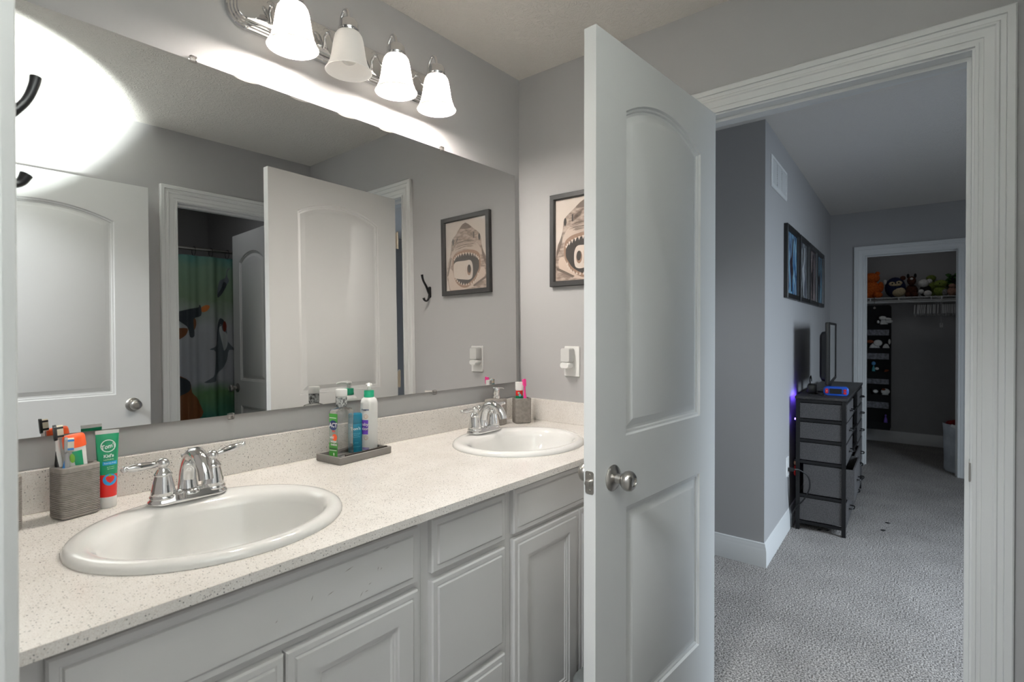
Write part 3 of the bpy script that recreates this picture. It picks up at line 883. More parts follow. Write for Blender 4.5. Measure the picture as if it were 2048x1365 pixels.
def toothbrush(label, base, tip, c_handle, c_back, c_grip, c_bristle, roll=0.0, group='toothbrushes on the vanity'):
    d = V(tip) - V(base); L = d.length
    t = thing('toothbrush', label, 'toothbrush', base, 0, group)
    t.rotation_mode = 'QUATERNION'
    q = V((0, 0, 1)).rotation_difference(d.normalized())
    from mathutils import Quaternion
    t.rotation_quaternion = q @ Quaternion((0, 0, 1), roll)
    mb = MB(); zz = [0, 0.004, L * 0.18, L * 0.42, L * 0.55, L * 0.68, L - 0.032]; rr_ = [0.003, 0.0052, 0.0062, 0.0058, 0.0066, 0.0042, 0.0034]
    mb.tube([(0, 0, z) for z in zz], rr_, 12, True, ((0, 1, 0), 1.0)); mb.build('handle', c_handle, t)
    mb = MB(); mb.loops([[V((-0.0022 + dx, y, L - 0.017 + z)) for y, z in rrect(0.0062, 0.017, 0.006, 4)] for dx in (-0.0025, 0.0025)]); mb.build('head', c_back, t)
    mb = MB(); mb.loops([[V((0.0003 + dx, y * k, L - 0.016 + z * k)) for y, z in rrect(0.0055, 0.0135, 0.004, 3)] for dx, k in ((0, 1), (0.0105, 1.0))]); b = mb.build('bristles', c_bristle, t)
    mb = MB()
    for k in (-1, 1):
        mb.bx(0.0003, 0.0108, -0.0057, 0.0057, L - 0.016 + k * 0.009 - 0.0022, L - 0.016 + k * 0.009 + 0.0022)
    mb.build('coloured_bristles', c_grip, t, smooth=None)
    mb = MB(); mb.tube([(-0.0022, 0, z) for z in (L * 0.30, L * 0.40, L * 0.55, L * 0.70)], [0.002, 0.0062, 0.0063, 0.002], 10); mb.build('grip', c_grip, t)
    return t


def cup_pt(x, y, z):
    return V((0.2885 + x * math.cos(CUPA) - y * math.sin(CUPA), -0.094 + x * math.sin(CUPA) + y * math.cos(CUPA), z))


toothbrush('black and white toothbrush standing tallest in the ribbed holder', cup_pt(-0.015, 0.0125, CT + 0.009), cup_pt(-0.029, 0.012, 1.089), 'white', 'black', 'black', 'bristle', 0.0)
toothbrush('blue and grey toothbrush standing in front in the ribbed holder', cup_pt(-0.023, -0.010, CT + 0.009), cup_pt(-0.0185, -0.010, 1.063), 'greyplastic', 'greyplastic', 'bblue', 'bristle', -0.1)


def tube_body(rings, mats, zsplit, parent, name):
    """loft of ellipses (z, a, b); faces take the material of their height band"""
    mb = MB(); n = 28
    mb.loops([[V((a * math.cos(2 * PI * i / n), b * math.sin(2 * PI * i / n), z)) for i in range(n)] for z, a, b in rings])
    o = mb.build(name, mats, parent, smooth=50)
    for p in o.data.polygons:
        p.material_index = sum(p.center.z > zs for zs in zsplit)
    return o


# orange-capped tube, cap up, in the holder
t = thing('toothpaste_tube', 'white and green tube with an orange cap standing in the ribbed holder', 'toothpaste', cup_pt(0.016, 0.0, CT + 0.008), CUPA - 0.1)
t.rotation_euler = (0.0, R(-6.5), CUPA - 0.1)
body = [(0.0, 0.0165, 0.0012), (0.02, 0.0165, 0.004), (0.06, 0.0168, 0.008), (0.11, 0.0175, 0.011), (0.134, 0.0185, 0.0122), (0.1375, 0.0185, 0.0122)]
tube_body(body, ['white'], [], t, 'tube')
tube_body([(0.1378, 0.0200, 0.0132), (0.142, 0.0205, 0.0136), (0.158, 0.0200, 0.0130), (0.163, 0.0185, 0.0118), (0.165, 0.016, 0.0095)], ['orange'], [], t, 'cap')


def ell_front(rings, off=0.0004):
    def ab(z):
        for (z0, a0, b0), (z1, a1, b1) in zip(rings[:-1], rings[1:]):
            if z <= z1:
                k = (z - z0) / max(1e-6, z1 - z0); return a0 + (a1 - a0) * k, b0 + (b1 - b0) * k
        return rings[-1][1:]

    def fn(x, z):
        a, b = ab(z); return V((x, -(b + off) * math.sqrt(max(0.0, 1 - min(1, (x / (a + off)) ** 2))), z))
    return fn


def patch(parent, name, m, fn, x0f, x1f, z0, z1, nx=8, nz=6):
    """label patch draped on a surface; x limits are functions of z"""
    mb = MB()
    rows = []
    for j in range(nz + 1):
        z = z0 + (z1 - z0) * j / nz; a, b = x0f(z), x1f(z)
        rows.append([fn(a + (b - a) * i / nx, z) for i in range(nx + 1)])
    mb.loops(rows, False, False, closed=False)
    return mb.build(name, m, parent, smooth=60, normals=False)


def disc(parent, name, m, fn, cx, cz, r, rz=None, n=20, inner=None):
    mb = MB(); rz = rz or r
    o = [fn(cx + r * math.cos(2 * PI * i / n), cz + rz * math.sin(2 * PI * i / n)) for i in range(n)]
    if inner:
        mb.loops([o, [fn(cx + r * inner * math.cos(2 * PI * i / n), cz + rz * inner * math.sin(2 * PI * i / n)) for i in range(n)]], False, False)
    else:
        mb.loops([[fn(cx + r * k * math.cos(2 * PI * i / n), cz + rz * k * math.sin(2 * PI * i / n)) for i in range(n)] for k in (1, 0.8, 0.6, 0.4, 0.2)], False, True)
    return mb.build(name, m, parent, smooth=60, normals=False)


f = ell_front(body)
patch(t, 'label', 'pgreen', f, lambda z: -0.006 - (z - 0.09) * 0.10, lambda z: 0.0075, 0.085, 0.131)
disc(t, 'leaf_mark', 'leaf', ell_front(body, 0.0007), -0.0105, 0.117, 0.004, 0.010)

# green tube standing on its cap
t = thing('toothpaste_tube', 'green and red toothpaste tube standing on its white cap beside the holder', 'toothpaste', (0.3475, -0.083, CT + 0.0003), R(-8))
TB = [(0.0245, 0.0168, 0.0160), (0.060, 0.0178, 0.0145), (0.100, 0.0190, 0.0105), (0.140, 0.0205, 0.0055), (0.163, 0.0212, 0.0016), (0.171, 0.0216, 0.0010)]
dense = []
for (z0, a0, b0), (z1, a1, b1) in zip(TB[:-1], TB[1:]):
    for k in range(6):
        q = k / 6; dense.append((z0 + (z1 - z0) * q, a0 + (a1 - a0) * q, b0 + (b1 - b0) * q))
dense.append(TB[-1])
tube_body(dense, ['pred', 'pgreen', 'white'], [0.0735, 0.1635], t, 'tube')
mb = MB(); mb.lathe([(0.0158, 0), (0.0166, 0.001), (0.0168, 0.022), (0.0160, 0.0243)], (0, 0, 0), (0, 0, 1), 32); mb.build('cap', 'white', t)
f = ell_front(TB, 0.0005); f2 = ell_front(TB, 0.0013)
disc(t, 'ring_mark', 'white', f, 0.001, 0.1365, 0.0138, n=32, inner=0.86)
disc(t, 'logo_ground', 'pgreen', f, 0.001, 0.1365, 0.0098, n=24)


def slant(fn, cx, cz, a=0.16):
    return lambda x, y: fn(cx + x, cz + y + x * a)


mbk = lettering(t, "Tom's", 0.0128, slant(f2, 0.0015, 0.1355, 0.22), 'white', bold=0.0004, xs=0.84)
lettering(t, "Kid's", 0.0095, slant(f2, 0.0015, 0.1145, 0.05), 'white', bold=0.0003)
lettering(t, "NATURAL", 0.0042, slant(f2, 0.0015, 0.1065, 0.05), 'bristle')
patch(t, 'band', 'pblue', f, lambda z: -0.0095, lambda z: 0.0165, 0.0945, 0.1025)
lettering(t, "fluoride-free", 0.0050, slant(f2, 0.0035, 0.0988, 0.0), 'white', xs=0.85)
lettering(t, "gently cleans", 0.0026, slant(f2, 0.005, 0.0905, 0.05), 'bristle')
lettering(t, "fights plaque", 0.0026, slant(f2, 0.005, 0.0865, 0.05), 'bristle')
disc(t, 'round_mark', 'pblue', f, 0.003, 0.0625, 0.0128)
mb = MB(); mb.fill([[f2(0.0035 + x, 0.0645 + y) for x, y in [(0, -0.0095), (0.0055, -0.005), (0.0082, 0.001), (0.0070, 0.0055), (0.0025, 0.0068), (0, 0.0058), (-0.0025, 0.0068), (-0.0070, 0.0055), (-0.0082, 0.001), (-0.0055, -0.005)]]])
mb.build('strawberry_mark', 'pred', t, smooth=None, normals=False)
f3 = ell_front(TB, 0.0018)
mb = MB(); mb.fill([[f3(0.0035 + x, 0.0715 + y) for x, y in [(-0.005, 0), (0, -0.0018), (0.005, 0), (0.002, 0.001), (0.001, 0.0032), (-0.001, 0.0032), (-0.002, 0.001)]]]); mb.build('leaf_mark', 'leaf', t, smooth=None, normals=False)

# ------------------------------------------------------------------ tray and bottles
TA = R(5)
tr = thing('tray', 'small rectangular grey tray holding three bottles under the mirror', 'tray', (0.9785, -0.0985, CT + 0.0003), TA)
mb = MB(); base = lambda hx, hy, z: [V((x, y, z)) for x, y in rrect(hx, hy, 0.004, 3)]
mb.loops([base(0.099, 0.0555, 0), base(0.1005, 0.057, 0.002), base(0.1005, 0.057, 0.0205), base(0.0995, 0.056, 0.0215), base(0.0945, 0.051, 0.0215), base(0.0935, 0.050, 0.0205), base(0.0935, 0.050, 0.006)]); mb.build('tray_body', 'trayst', tr)


def tray_pt(x, y, z=0.0063):
    return (0.9785 + x * math.cos(TA) - y * math.sin(TA), -0.0985 + x * math.sin(TA) + y * math.cos(TA), CT + 0.0003 + z)


ac = thing('mouthwash_bottle', 'clear mouthwash bottle with white cap and green label on the grey tray', 'bottle', tray_pt(-0.046, 0.006), TA + R(8))
mb = MB(); rings = []
for z, a, b in [(0, 0.030, 0.019), (0.003, 0.0325, 0.0215), (0.012, 0.033, 0.022), (0.030, 0.0325, 0.022), (0.045, 0.0305, 0.022), (0.056, 0.0318, 0.022), (0.068, 0.0305, 0.022), (0.080, 0.0318, 0.022), (0.092, 0.0305, 0.022), (0.104, 0.0320, 0.022), (0.125, 0.033, 0.022), (0.141, 0.0325, 0.0215), (0.149, 0.028, 0.0185), (0.153, 0.019, 0.0155), (0.155, 0.0145, 0.0142), (0.158, 0.0140, 0.0140), (0.186, 0.0140, 0.0140)]:
    rings.append([V((x, y, z)) for x, y in rrect(a, b, min(a, b) * (0.35 if z < 0.150 else 0.98), 5)])
mb.loops(rings); o = mb.build('bottle', 'clear', ac, smooth=50); o['label'] = 'clear plastic bottle'
mb = MB(); mb.lathe([(0.0152, 0.155), (0.0165, 0.160), (0.0170, 0.182), (0.0168, 0.186)], (0, 0, 0), (0, 0, 1), 24, False, False); mb.build('printed_seal', 'seal', ac)
mb = MB(); mb.lathe([(0.0170, 0.1865), (0.0176, 0.188), (0.0176, 0.207), (0.0168, 0.2085), (0.013, 0.2088)], (0, 0, 0), (0, 0, 1), 28); mb.build('cap', 'white', ac)
fx = lambda k: (lambda y, z: V((-0.0338 - k, -y, z)))
patch(ac, 'label', 'lblgreen', fx(0), lambda z: -0.0165, lambda z: 0.0165, 0.006, 0.138, 2, 2)
simple('bandgrey', 150, 158, 150, 0.3)
patch(ac, 'label_clear_band', 'bandgrey', fx(0.0003), lambda z: -0.0165, lambda z: 0.0165, 0.050, 0.112, 2, 2)
disc(ac, 'oval_mark', 'navy', fx(0.0006), 0.0, 0.103, 0.0160, 0.0150, 28)
lettering(ac, 'ACT', 0.0185, lambda x, y: fx(0.0009)(x, 0.103 + y), 'white', bold=0.0006, xs=0.86)
lettering(ac, 'KIDS', 0.0062, lambda x, y: fx(0.0006)(x + 0.002, 0.085 + y), 'pred', bold=0.0003)
disc(ac, 'fruit_mark', 'orange', fx(0.0006), 0.006, 0.067, 0.0095, 0.0105)
for s, z, x in (('wild', 0.0665, -0.005), ('water', 0.0545, 0.002), ('melon', 0.0455, 0.003)):
    lettering(ac, s, 0.0108, lambda x_, y_, z=z, x=x: fx(0.0009)(x + x_, z + y_), 'white', bold=0.0005, xs=0.9)
patch(ac, 'label_line', 'white', fx(0.0004), lambda z: -0.015, lambda z: 0.012, 0.124, 0.1265, 2, 1)
patch(ac, 'label_line', 'dkgreen', fx(0.0004), lambda z: -0.015, lambda z: 0.0155, 0.030, 0.035, 2, 1)
patch(ac, 'label_line', 'white', fx(0.0004), lambda z: -0.015, lambda z: 0.013, 0.0265, 0.0285, 2, 1)
patch(ac, 'label_box', 'white', fx(0.0004), lambda z: 0.000, lambda z: 0.005, 0.012, 0.020, 2, 1)

te = thing('deodorant_stick', 'teal oval container between the clear bottle and the white pump bottle', 'container', tray_pt(0.0305, 0.0345), TA - R(20))
mb = MB(); rg = lambda a, b, z: [V((a * math.cos(2 * PI * i / 32), b * math.sin(2 * PI * i / 32), z)) for i in range(32)]
mb.loops([rg(0.022, 0.0135, 0), rg(0.0235, 0.015, 0.002), rg(0.0235, 0.015, 0.090), rg(0.0232, 0.0147, 0.0905)]); mb.build('body', 'teal', te)
mb = MB(); mb.loops([rg(0.0232, 0.0147, 0.0910), rg(0.0236, 0.0151, 0.0915), rg(0.0234, 0.0149, 0.117), rg(0.0222, 0.0138, 0.1215), rg(0.018, 0.010, 0.1235)]); mb.build('cap', 'teal', te)
ft = lambda x, z: V((x, -0.0155 * math.sqrt(max(0, 1 - (x / 0.0242) ** 2)) - 0.0002, z))
lettering(te, "Tom's", 0.0125, lambda x, y: ft(x - 0.004, 0.075 + y), 'white', bold=0.0003)
for z, s in ((0.060, 'natural strength'), (0.055, 'deodorant'), (0.049, 'aluminum-free'), (0.030, '24 hour'), (0.018, 'odor protection')):
    lettering(te, s, 0.0042, lambda x, y, z=z: ft(x - 0.002, z + y), 'lightblue')

lo = thing('lotion_bottle', 'white pump bottle with a green collar at the right of the grey tray', 'bottle', tray_pt(0.0715, 0.0175), R(-38))
LR = 0.0272
mb = MB(); mb.lathe([(0.024, 0), (LR - 0.001, 0.002), (LR, 0.005), (LR, 0.150), (LR - 0.001, 0.158), (0.0235, 0.166), (0.018, 0.1705), (0.0155, 0.172)], (0, 0, 0), (0, 0, 1), 40); mb.build('bottle', 'white', lo)
mb = MB(); mb.lathe([(0.0158, 0.1722), (0.0163, 0.173), (0.0163, 0.180), (0.0158, 0.181), (0.0158, 0.192), (0.015, 0.194), (0.008, 0.1945)], (0, 0, 0), (0, 0, 1), 28); o = mb.build('collar', 'collar', lo); o['label'] = 'green screw collar'
mb = MB(); mb.lathe([(0.0065, 0.1947), (0.0065, 0.208), (0.009, 0.2085), (0.0105, 0.212), (0.009, 0.2165), (0.004, 0.218)], (0, 0, 0), (0, 0, 1), 20)
mb.tube([(0, -0.004, 0.213), (0, -0.022, 0.2135), (0, -0.036, 0.2115), (0, -0.041, 0.2085)], [0.0065, 0.0052, 0.0042, 0.0038], 12); mb.build('pump', 'white', lo)
cyl = lambda a0, k=0.0004: (lambda x, z: V(((LR + k) * math.sin(a0 + x / LR), -(LR + k) * math.cos(a0 + x / LR), z)))
fc = cyl(R(-22)); fc2 = cyl(R(-22), 0.0008)
patch(lo, 'label', 'purple', fc, lambda z: -0.016, lambda z: 0.0085 + 0.02 * (z - 0.075), 0.055, 0.101)
lettering(lo, 'baby', 0.0135, lambda x, y: fc2(x - 0.0035, 0.087 + y), 'white', bold=0.0003)
lettering(lo, 'lotion', 0.0135, lambda x, y: fc2(x - 0.0055, 0.073 + y), 'white', bold=0.0003)
lettering(lo, 'Aveeno', 0.0085, lambda x, y: fc2(x - 0.002, 0.134 + y), 'navy', bold=0.0002)
simple('sand', 205, 160, 130, 0.5)
for z in (0.112, 0.044):
    disc(lo, 'swirl_mark', 'sand', fc, 0.001, z, 0.0072, inner=0.86); disc(lo, 'swirl_mark', 'sand', fc, 0.001, z - 0.001, 0.0042, inner=0.8)
for z in (0.010, 0.006):
    patch(lo, 'label_line', 'purple', fc, lambda z: -0.012, lambda z: 0.012, z, z + 0.0022, 6, 1)

cb = thing('comb', 'dark brown comb lying along the front edge of the grey tray', 'comb', tray_pt(0.010, -0.0435), TA + R(0.5))
mb = MB(); mb.box((0.0, 0, 0.0115), (0.164, 0.0055, 0.0130), 0.0015)
for i in range(38):
    mb.bx(-0.078 + i * 0.0042, -0.0758 + i * 0.0042, -0.0022, 0.0022, 0.0002, 0.0052)
mb.build('comb_body', 'comb', cb, smooth=None)

# ------------------------------------------------------------------ things on the counter, far corner
C2 = (1.8000, -0.1135, CT + 0.0005); C2A = R(-31)
holder('tumbler', 'taupe square tumbler holding toothbrushes in the far corner of the counter', 'tumbler', C2, C2A, 0.0370, 0.0265, 0.107, None, ribs=40, depth=0.0003)


def c2pt(x, y, z):
    return V((C2[0] + x * math.cos(C2A) - y * math.sin(C2A), C2[1] + x * math.sin(C2A) + y * math.cos(C2A), z))


t = thing('toothpaste_tube', 'white tube with dark red and green print standing in the far tumbler', 'toothpaste', c2pt(-0.010, 0.002, CT + 0.0075), C2A + R(8))
rgs = [(0, 0.0175, 0.0015), (0.03, 0.0175, 0.004), (0.09, 0.0172, 0.009), (0.130, 0.0165, 0.0105), (0.134, 0.0160, 0.0105)]
ds = []
for (z0, a0, b0), (z1, a1, b1) in zip(rgs[:-1], rgs[1:]):
    ds += [(z0 + (z1 - z0) * k / 8, a0 + (a1 - a0) * k / 8, b0 + (b1 - b0) * k / 8) for k in range(8)]
ds.append(rgs[-1])
tube_body(ds, ['pgreen', 'pred', 'white'], [0.108, 0.132], t, 'tube')
mb = MB(); mb.loops([[V((x, y, z)) for x, y in rrect(a, 0.0105, 0.006, 4)] for a, z in ((0.0160, 0.1343), (0.0165, 0.136), (0.0165, 0.166), (0.0155, 0.168))]); mb.build('cap', 'white', t)
f = ell_front(rgs, 0.0006)
disc(t, 'round_mark', 'lightblue', f, -0.002, 0.112, 0.006); disc(t, 'round_mark', 'palegreen', f, -0.008, 0.122, 0.004)
toothbrush('pink toothbrush in the far tumbler', c2pt(0.014, -0.012, CT + 0.008), c2pt(0.0075, -0.012, 1.083), 'pink', 'pink', 'pink', 'pink', 1.2)
toothbrush('pale blue and white toothbrush behind the pink one in the far tumbler', c2pt(0.022, 0.010, CT + 0.008), c2pt(0.017, 0.012, 1.075), 'lightblue', 'white', 'lightblue', 'bristle', 1.6)

dp = thing('soap_dispenser', 'taupe soap dispenser with a chrome pump behind the far faucet', 'soap dispenser', (1.690, -0.0615, CT + 0.0005), R(2))
mb = MB(); mb.loops([[V((x, y, z)) for x, y in rrect(a, b, 0.008, 4)] for a, b, z in ((0.038, 0.027, 0), (0.0415, 0.030, 0.003), (0.0415, 0.030, 0.105), (0.0395, 0.028, 0.108))]); mb.build('container', 'stoneware', dp, smooth=40)
mb = MB(); mb.lathe([(0.0175, 0.1082), (0.0178, 0.110), (0.0178, 0.122), (0.0165, 0.1235), (0.0135, 0.1235), (0.0135, 0.130), (0.0145, 0.1315), (0.0145, 0.155), (0.0135, 0.157), (0.006, 0.1575)], (0.002, 0, 0), (0, 0, 1), 28)
mb.tube([(0.012, -0.001, 0.152), (0.030, -0.003, 0.1525), (0.044, -0.005, 0.150), (0.047, -0.0055, 0.146)], [0.0032, 0.0028, 0.0025, 0.0022], 10); o = mb.build('pump', 'chrome', dp); o['label'] = 'chrome pump'

# ------------------------------------------------------------------ on the east wall: picture, outlet, night light, hook
PC = [rgb(214, 202, 192), rgb(158, 139, 126), rgb(112, 98, 89), rgb(196, 178, 165), rgb(62, 57, 54), rgb(214, 200, 188), rgb(150, 122, 104), rgb(206, 186, 172)]
for i, c in enumerate(PC):
    M['pc%d' % i] = mat('ink_%s' % 'abcdefgh'[i], c, 0.45, spec=0.3)
M['pcs'] = mat_mottle('ink_skin', rgb(136, 120, 110), rgb(186, 168, 155), 30, 0.45, (1, 1, 3))
pf = thing('shark_picture', 'black framed sepia drawing of a shark biting a toilet roll', 'picture', (XE - 0.0005, -0.3535, 1.4790))
hw, hp = 0.1655, 0.3955
mb = MB(); strips = []
for d, h in ((0, 0), (0, 0.020), (0.002, 0.022), (0.020, 0.022), (0.023, 0.018), (0.024, 0.008)):
    strips.append([V((-h, -hw + d, d)), V((-h, hw - d, d)), V((-h, hw - d, hp - d)), V((-h, -hw + d, hp - d))])
mb.loops(strips, True, False); mb.build('frame', 'frame', pf, smooth=20)
iw, ih0, ih1 = hw - 0.0235, 0.0235, hp - 0.0235


def pic(px, py, k=0):
    """drawing coordinates taken 0..1 across and down; k = layer"""
    return V((-0.0075 - 0.00025 * k, -iw + px * 2 * iw, ih1 - py * (ih1 - ih0)))


MB().poly([pic(0, 0), pic(1, 0), pic(1, 1), pic(0, 1)]).build('paper', 'pc0', pf, smooth=None, normals=False)


def mz(x, y):
    s = (x - 85) / 527.0; top = 185 - 0.161 * (x - 85); bot = 1100 - 0.066 * (x - 85)
    return min(1, max(0, s)), min(1, max(0, (y - top) / (bot - top)))


def draw(name, m, pts, k):
    q = []
    for p in pts:
        r = mz(*p)
        if not q or (abs(q[-1][0] - r[0]) + abs(q[-1][1] - r[1])) > 1e-4:
            q.append(r)
    mb = MB(); mb.fill([[pic(x, y, k) for x, y in q]]); mb.build(name, m, pf, smooth=None, normals=False)


def smooth_poly(pts, n=5):
    pts = [V((x, y, 0)) for x, y in pts]; out = []; N = len(pts)
    for i in range(N):
        p0, p1, p2, p3 = pts[i - 1], pts[i], pts[(i + 1) % N], pts[(i + 2) % N]
        for k in range(n):
            t_ = k / n
            v = 0.5 * ((2 * p1) + (p2 - p0) * t_ + (2 * p0 - 5 * p1 + 4 * p2 - p3) * t_ * t_ + (3 * p1 - p0 - 3 * p2 + p3) * t_ ** 3)
            out.append((v.x, v.y))
    return out


def ellp(cx, cy, rx, ry, n=22):
    return [(cx + rx * math.cos(2 * PI * i / n), cy + ry * math.sin(2 * PI * i / n)) for i in range(n)]


draw('shark_drawing', 'pcs', [(345, 180), (385, 200), (430, 245), (480, 290), (515, 325), (535, 370), (545, 470), (560, 560), (590, 630), (606, 720), (611, 800), (611, 1062), (125, 1094), (110, 1000), (92, 920), (96, 800), (112, 720), (138, 630), (155, 540), (160, 440), (180, 390), (220, 340), (260, 270), (305, 205)], 1)
draw('shark_drawing', 'pc2', [(345, 184), (385, 206), (425, 250), (395, 262), (350, 270), (290, 262), (262, 280), (305, 208)], 2)
draw('shark_drawing', 'pc3', smooth_poly([(240, 470), (350, 440), (470, 450), (525, 520), (540, 620), (370, 540), (250, 560), (180, 640), (150, 760), (140, 650), (190, 540)]), 2)
draw('shark_drawing', 'pc7', smooth_poly([(110, 830), (150, 800), (180, 860), (220, 970), (300, 1052), (390, 1040), (480, 930), (540, 790), (585, 830), (560, 950), (450, 1040), (350, 1075), (200, 1085), (130, 1060)]), 2)
draw('shark_drawing', 'pc2', [(430, 1030), (520, 960), (600, 900), (604, 930), (530, 985), (450, 1045)], 3)
draw('shark_drawing', 'pc2', [(96, 900), (120, 780), (150, 640), (160, 660), (135, 790), (112, 890)], 3)
draw('shark_drawing', 'pc2', [(545, 500), (575, 600), (604, 720), (604, 790), (572, 700), (548, 600)], 3)
draw('gums', 'pc6', smooth_poly([(172, 700), (182, 640), (230, 590), (300, 562), (375, 548), (450, 556), (505, 590), (524, 640), (532, 740), (515, 830), (480, 920), (430, 990), (370, 1045), (300, 1055), (235, 1010), (200, 945), (180, 850)]), 4)
mb = MB(); mb.fill([[pic(*mz(x, y), 5) for x, y in smooth_poly([(190, 700), (205, 655), (255, 620), (320, 605), (380, 596), (450, 608), (495, 640), (512, 700), (512, 790), (490, 850), (455, 920), (410, 970), (355, 1010), (300, 1018), (250, 985), (215, 925), (195, 830)])]]); mb.mi = 1
for i in range(13):
    a = PI * (0.06 + 0.88 * i / 12); cx, cy = 352 - 158 * math.cos(a), 690 - 98 * math.sin(a)
    for (dx0, dy0), (dx1, dy1), (dx2, dy2) in [((-11, -8), (11, -8), (2, 36 if 2 < i < 11 else 26))]:
        mb.poly([pic(*mz(cx + dx0, cy + dy0), 6), pic(*mz(cx + dx1, cy + dy1), 6), pic(*mz(cx + dx2, cy + dy2), 6)])
for i in range(15):
    a = PI * (0.02 + 0.96 * i / 14); cx, cy = 348 + 152 * math.cos(a), 870 + 150 * math.sin(a)
    mb.poly([pic(*mz(cx - 10, cy + 8), 6), pic(*mz(cx + 10, cy + 8), 6), pic(*mz(cx - 3 * math.cos(a), cy - 26), 6)])
mb.build('mouth', ['pc4', 'pc5'], pf, smooth=None, normals=False)
draw('toilet_roll', 'pc5', smooth_poly([(185, 800), (192, 740), (230, 706), (330, 696), (402, 690), (430, 740), (436, 830), (425, 920), (390, 950), (340, 950), (210, 928), (190, 880)]), 7)
draw('toilet_roll', 'pc0', ellp(392, 822, 42, 128), 8)
draw('toilet_roll', 'pc3', [(346, 760), (350, 760), (346, 822), (352, 900), (346, 900), (341, 822)], 9)
draw('toilet_roll', 'pc6', ellp(388, 822, 27, 72), 9)
draw('toilet_roll', 'pc4', ellp(391, 806, 21, 56), 10)
draw('eye', 'pc4', ellp(520, 382, 13, 46), 5); draw('eye', 'pc4', ellp(184, 440, 11, 44), 5)
draw('nostril', 'pc4', [(444, 310), (456, 318), (458, 390), (448, 400), (446, 360)], 5); draw('nostril', 'pc4', [(238, 380), (246, 400), (232, 440), (224, 440)], 5)
mb = MB()
for i in range(12):
    x0_ = 205 + random.uniform(0, 60); x1_ = 420 + random.uniform(0, 70); y0_ = 420 + i * 8; dip = random.uniform(-26, -10)
    P5 = [mz(x0_ + (x1_ - x0_) * j_ / 6, y0_ + dip * math.sin(PI * j_ / 6) + 40 * (1 - j_ / 6)) for j_ in range(7)]
    for a_, b_ in zip(P5[:-1], P5[1:]):
        mb.poly([pic(a_[0], a_[1], 5), pic(b_[0], b_[1], 5), pic(b_[0], b_[1] + 0.004, 5), pic(a_[0], a_[1] + 0.004, 5)])
for i in range(9):
    x0_ = 350 + i * 9; P5 = [mz(x0_ + j_ * 6, 275 + j_ * 16 + i * 6) for j_ in range(6)]
    for a_, b_ in zip(P5[:-1], P5[1:]):
        mb.poly([pic(a_[0], a_[1], 5), pic(b_[0], b_[1], 5), pic(b_[0] + 0.006, b_[1], 5), pic(a_[0] + 0.006, a_[1], 5)])
mb.build('skin_lines', 'pc2', pf, smooth=None, normals=False)
M['glazing'] = mat_clear('picture_glass', (0.98, 0.98, 0.98, 1), 0.04)
MB().poly([V((-0.0125, -iw, ih0)), V((-0.0125, iw, ih0)), V((-0.0125, iw, ih1)), V((-0.0125, -iw, ih1))]).build('glazing', 'glazing', pf, smooth=None, normals=False)

op = thing('wall_outlet', 'white wall outlet plate beside the far sink behind a night light', 'outlet', (XE - 0.0005, -0.293, 1.158))
mb = MB(); mb.loops([[V((-h, y * k, z * k)) for y, z in rrect(0.0375, 0.0640, 0.004, 4)] for h, k in ((0, 1), (0.004, 1), (0.006, 0.975))]); mb.build('plate', 'white', op)
mb = MB()
for dz in (0.020, -0.020):
    mb.loops([[V((-0.0061 - h, y, dz + z)) for y, z in rrect(0.0165, 0.014, 0.008, 4)] for h in (0, 0.0012)])
mb.build('socket', 'white', op)
mb = MB()
for dz in (0.020, -0.020):
    for dy in (-0.006, 0.006):
        mb.bx(-0.0078, -0.0072, dy - 0.001, dy + 0.001, dz - 0.003, dz + 0.005)
mb.build('slot', 'stonedark', op, smooth=None)
nl = thing('night_light', 'small white plug-in night light on the outlet beside the far sink', 'night light', (XE - 0.0085, -0.283, 1.176))
mb = MB(); mb.loops([[V((-h, y, z)) for y, z in rrect(0.024 - i_, 0.030 - i_, 0.007, 4, (0, 0.008))] for h, i_ in ((0, 0.001), (0.004, 0), (0.030, 0), (0.036, 0.003))]); mb.build('body', 'whiteg', nl, smooth=40)
mb = MB(); mb.loops([[V((-h, y, z)) for y, z in rrect(0.0245 - i_, 0.0125 - i_ * 0.6, 0.010, 4, (0, -0.034))] for h, i_ in ((0.004, 0.002), (0.010, 0), (0.034, 0), (0.041, 0.004))]); mb.build('lens', 'white', nl, smooth=40)


def hook(label, loc, sx):
    t = thing('robe_hook', label, 'hook', loc, 0, 'black double robe hooks')
    mb = MB(); mb.loops([[V((sx * h, y, z)) for y, z in rrect(0.010 * k, 0.030 * k, 0.007, 4)] for h, k in ((0, 1), (0.004, 1), (0.006, 0.85))]); mb.build('plate', 'blackmetal', t)
    mb = MB()
    up_ = catmull([(sx * 0.004, 0, -0.010), (sx * 0.012, 0, 0.004), (sx * 0.026, 0, 0.030), (sx * 0.044, 0, 0.056), (sx * 0.052, 0, 0.078), (sx * 0.054, 0, 0.090)], 5)
    mb.tube(up_, interp([0.006, 0.0065, 0.0055, 0.005, 0.0055, 0.0062], len(up_)), 12, True, ((0, 1, 0), 1.3))
    lo_ = catmull([(sx * 0.004, 0, -0.006), (sx * 0.009, 0, -0.030), (sx * 0.022, 0, -0.046), (sx * 0.038, 0, -0.044), (sx * 0.045, 0, -0.032)], 5)
    mb.tube(lo_, interp([0.006, 0.0055, 0.005, 0.005, 0.0068], len(lo_)), 12, True, ((0, 1, 0), 1.3))
    mb.build('prongs', 'blackmetal', t); return t


hook('black robe hook on the far wall, seen in the mirror beside the shark picture', (XE - 0.0005, -0.632, 1.508), -1)
hook('black robe hook poking out from behind the door jamb at the left edge', (XW + 0.0005, -0.665, 1.508), 1)

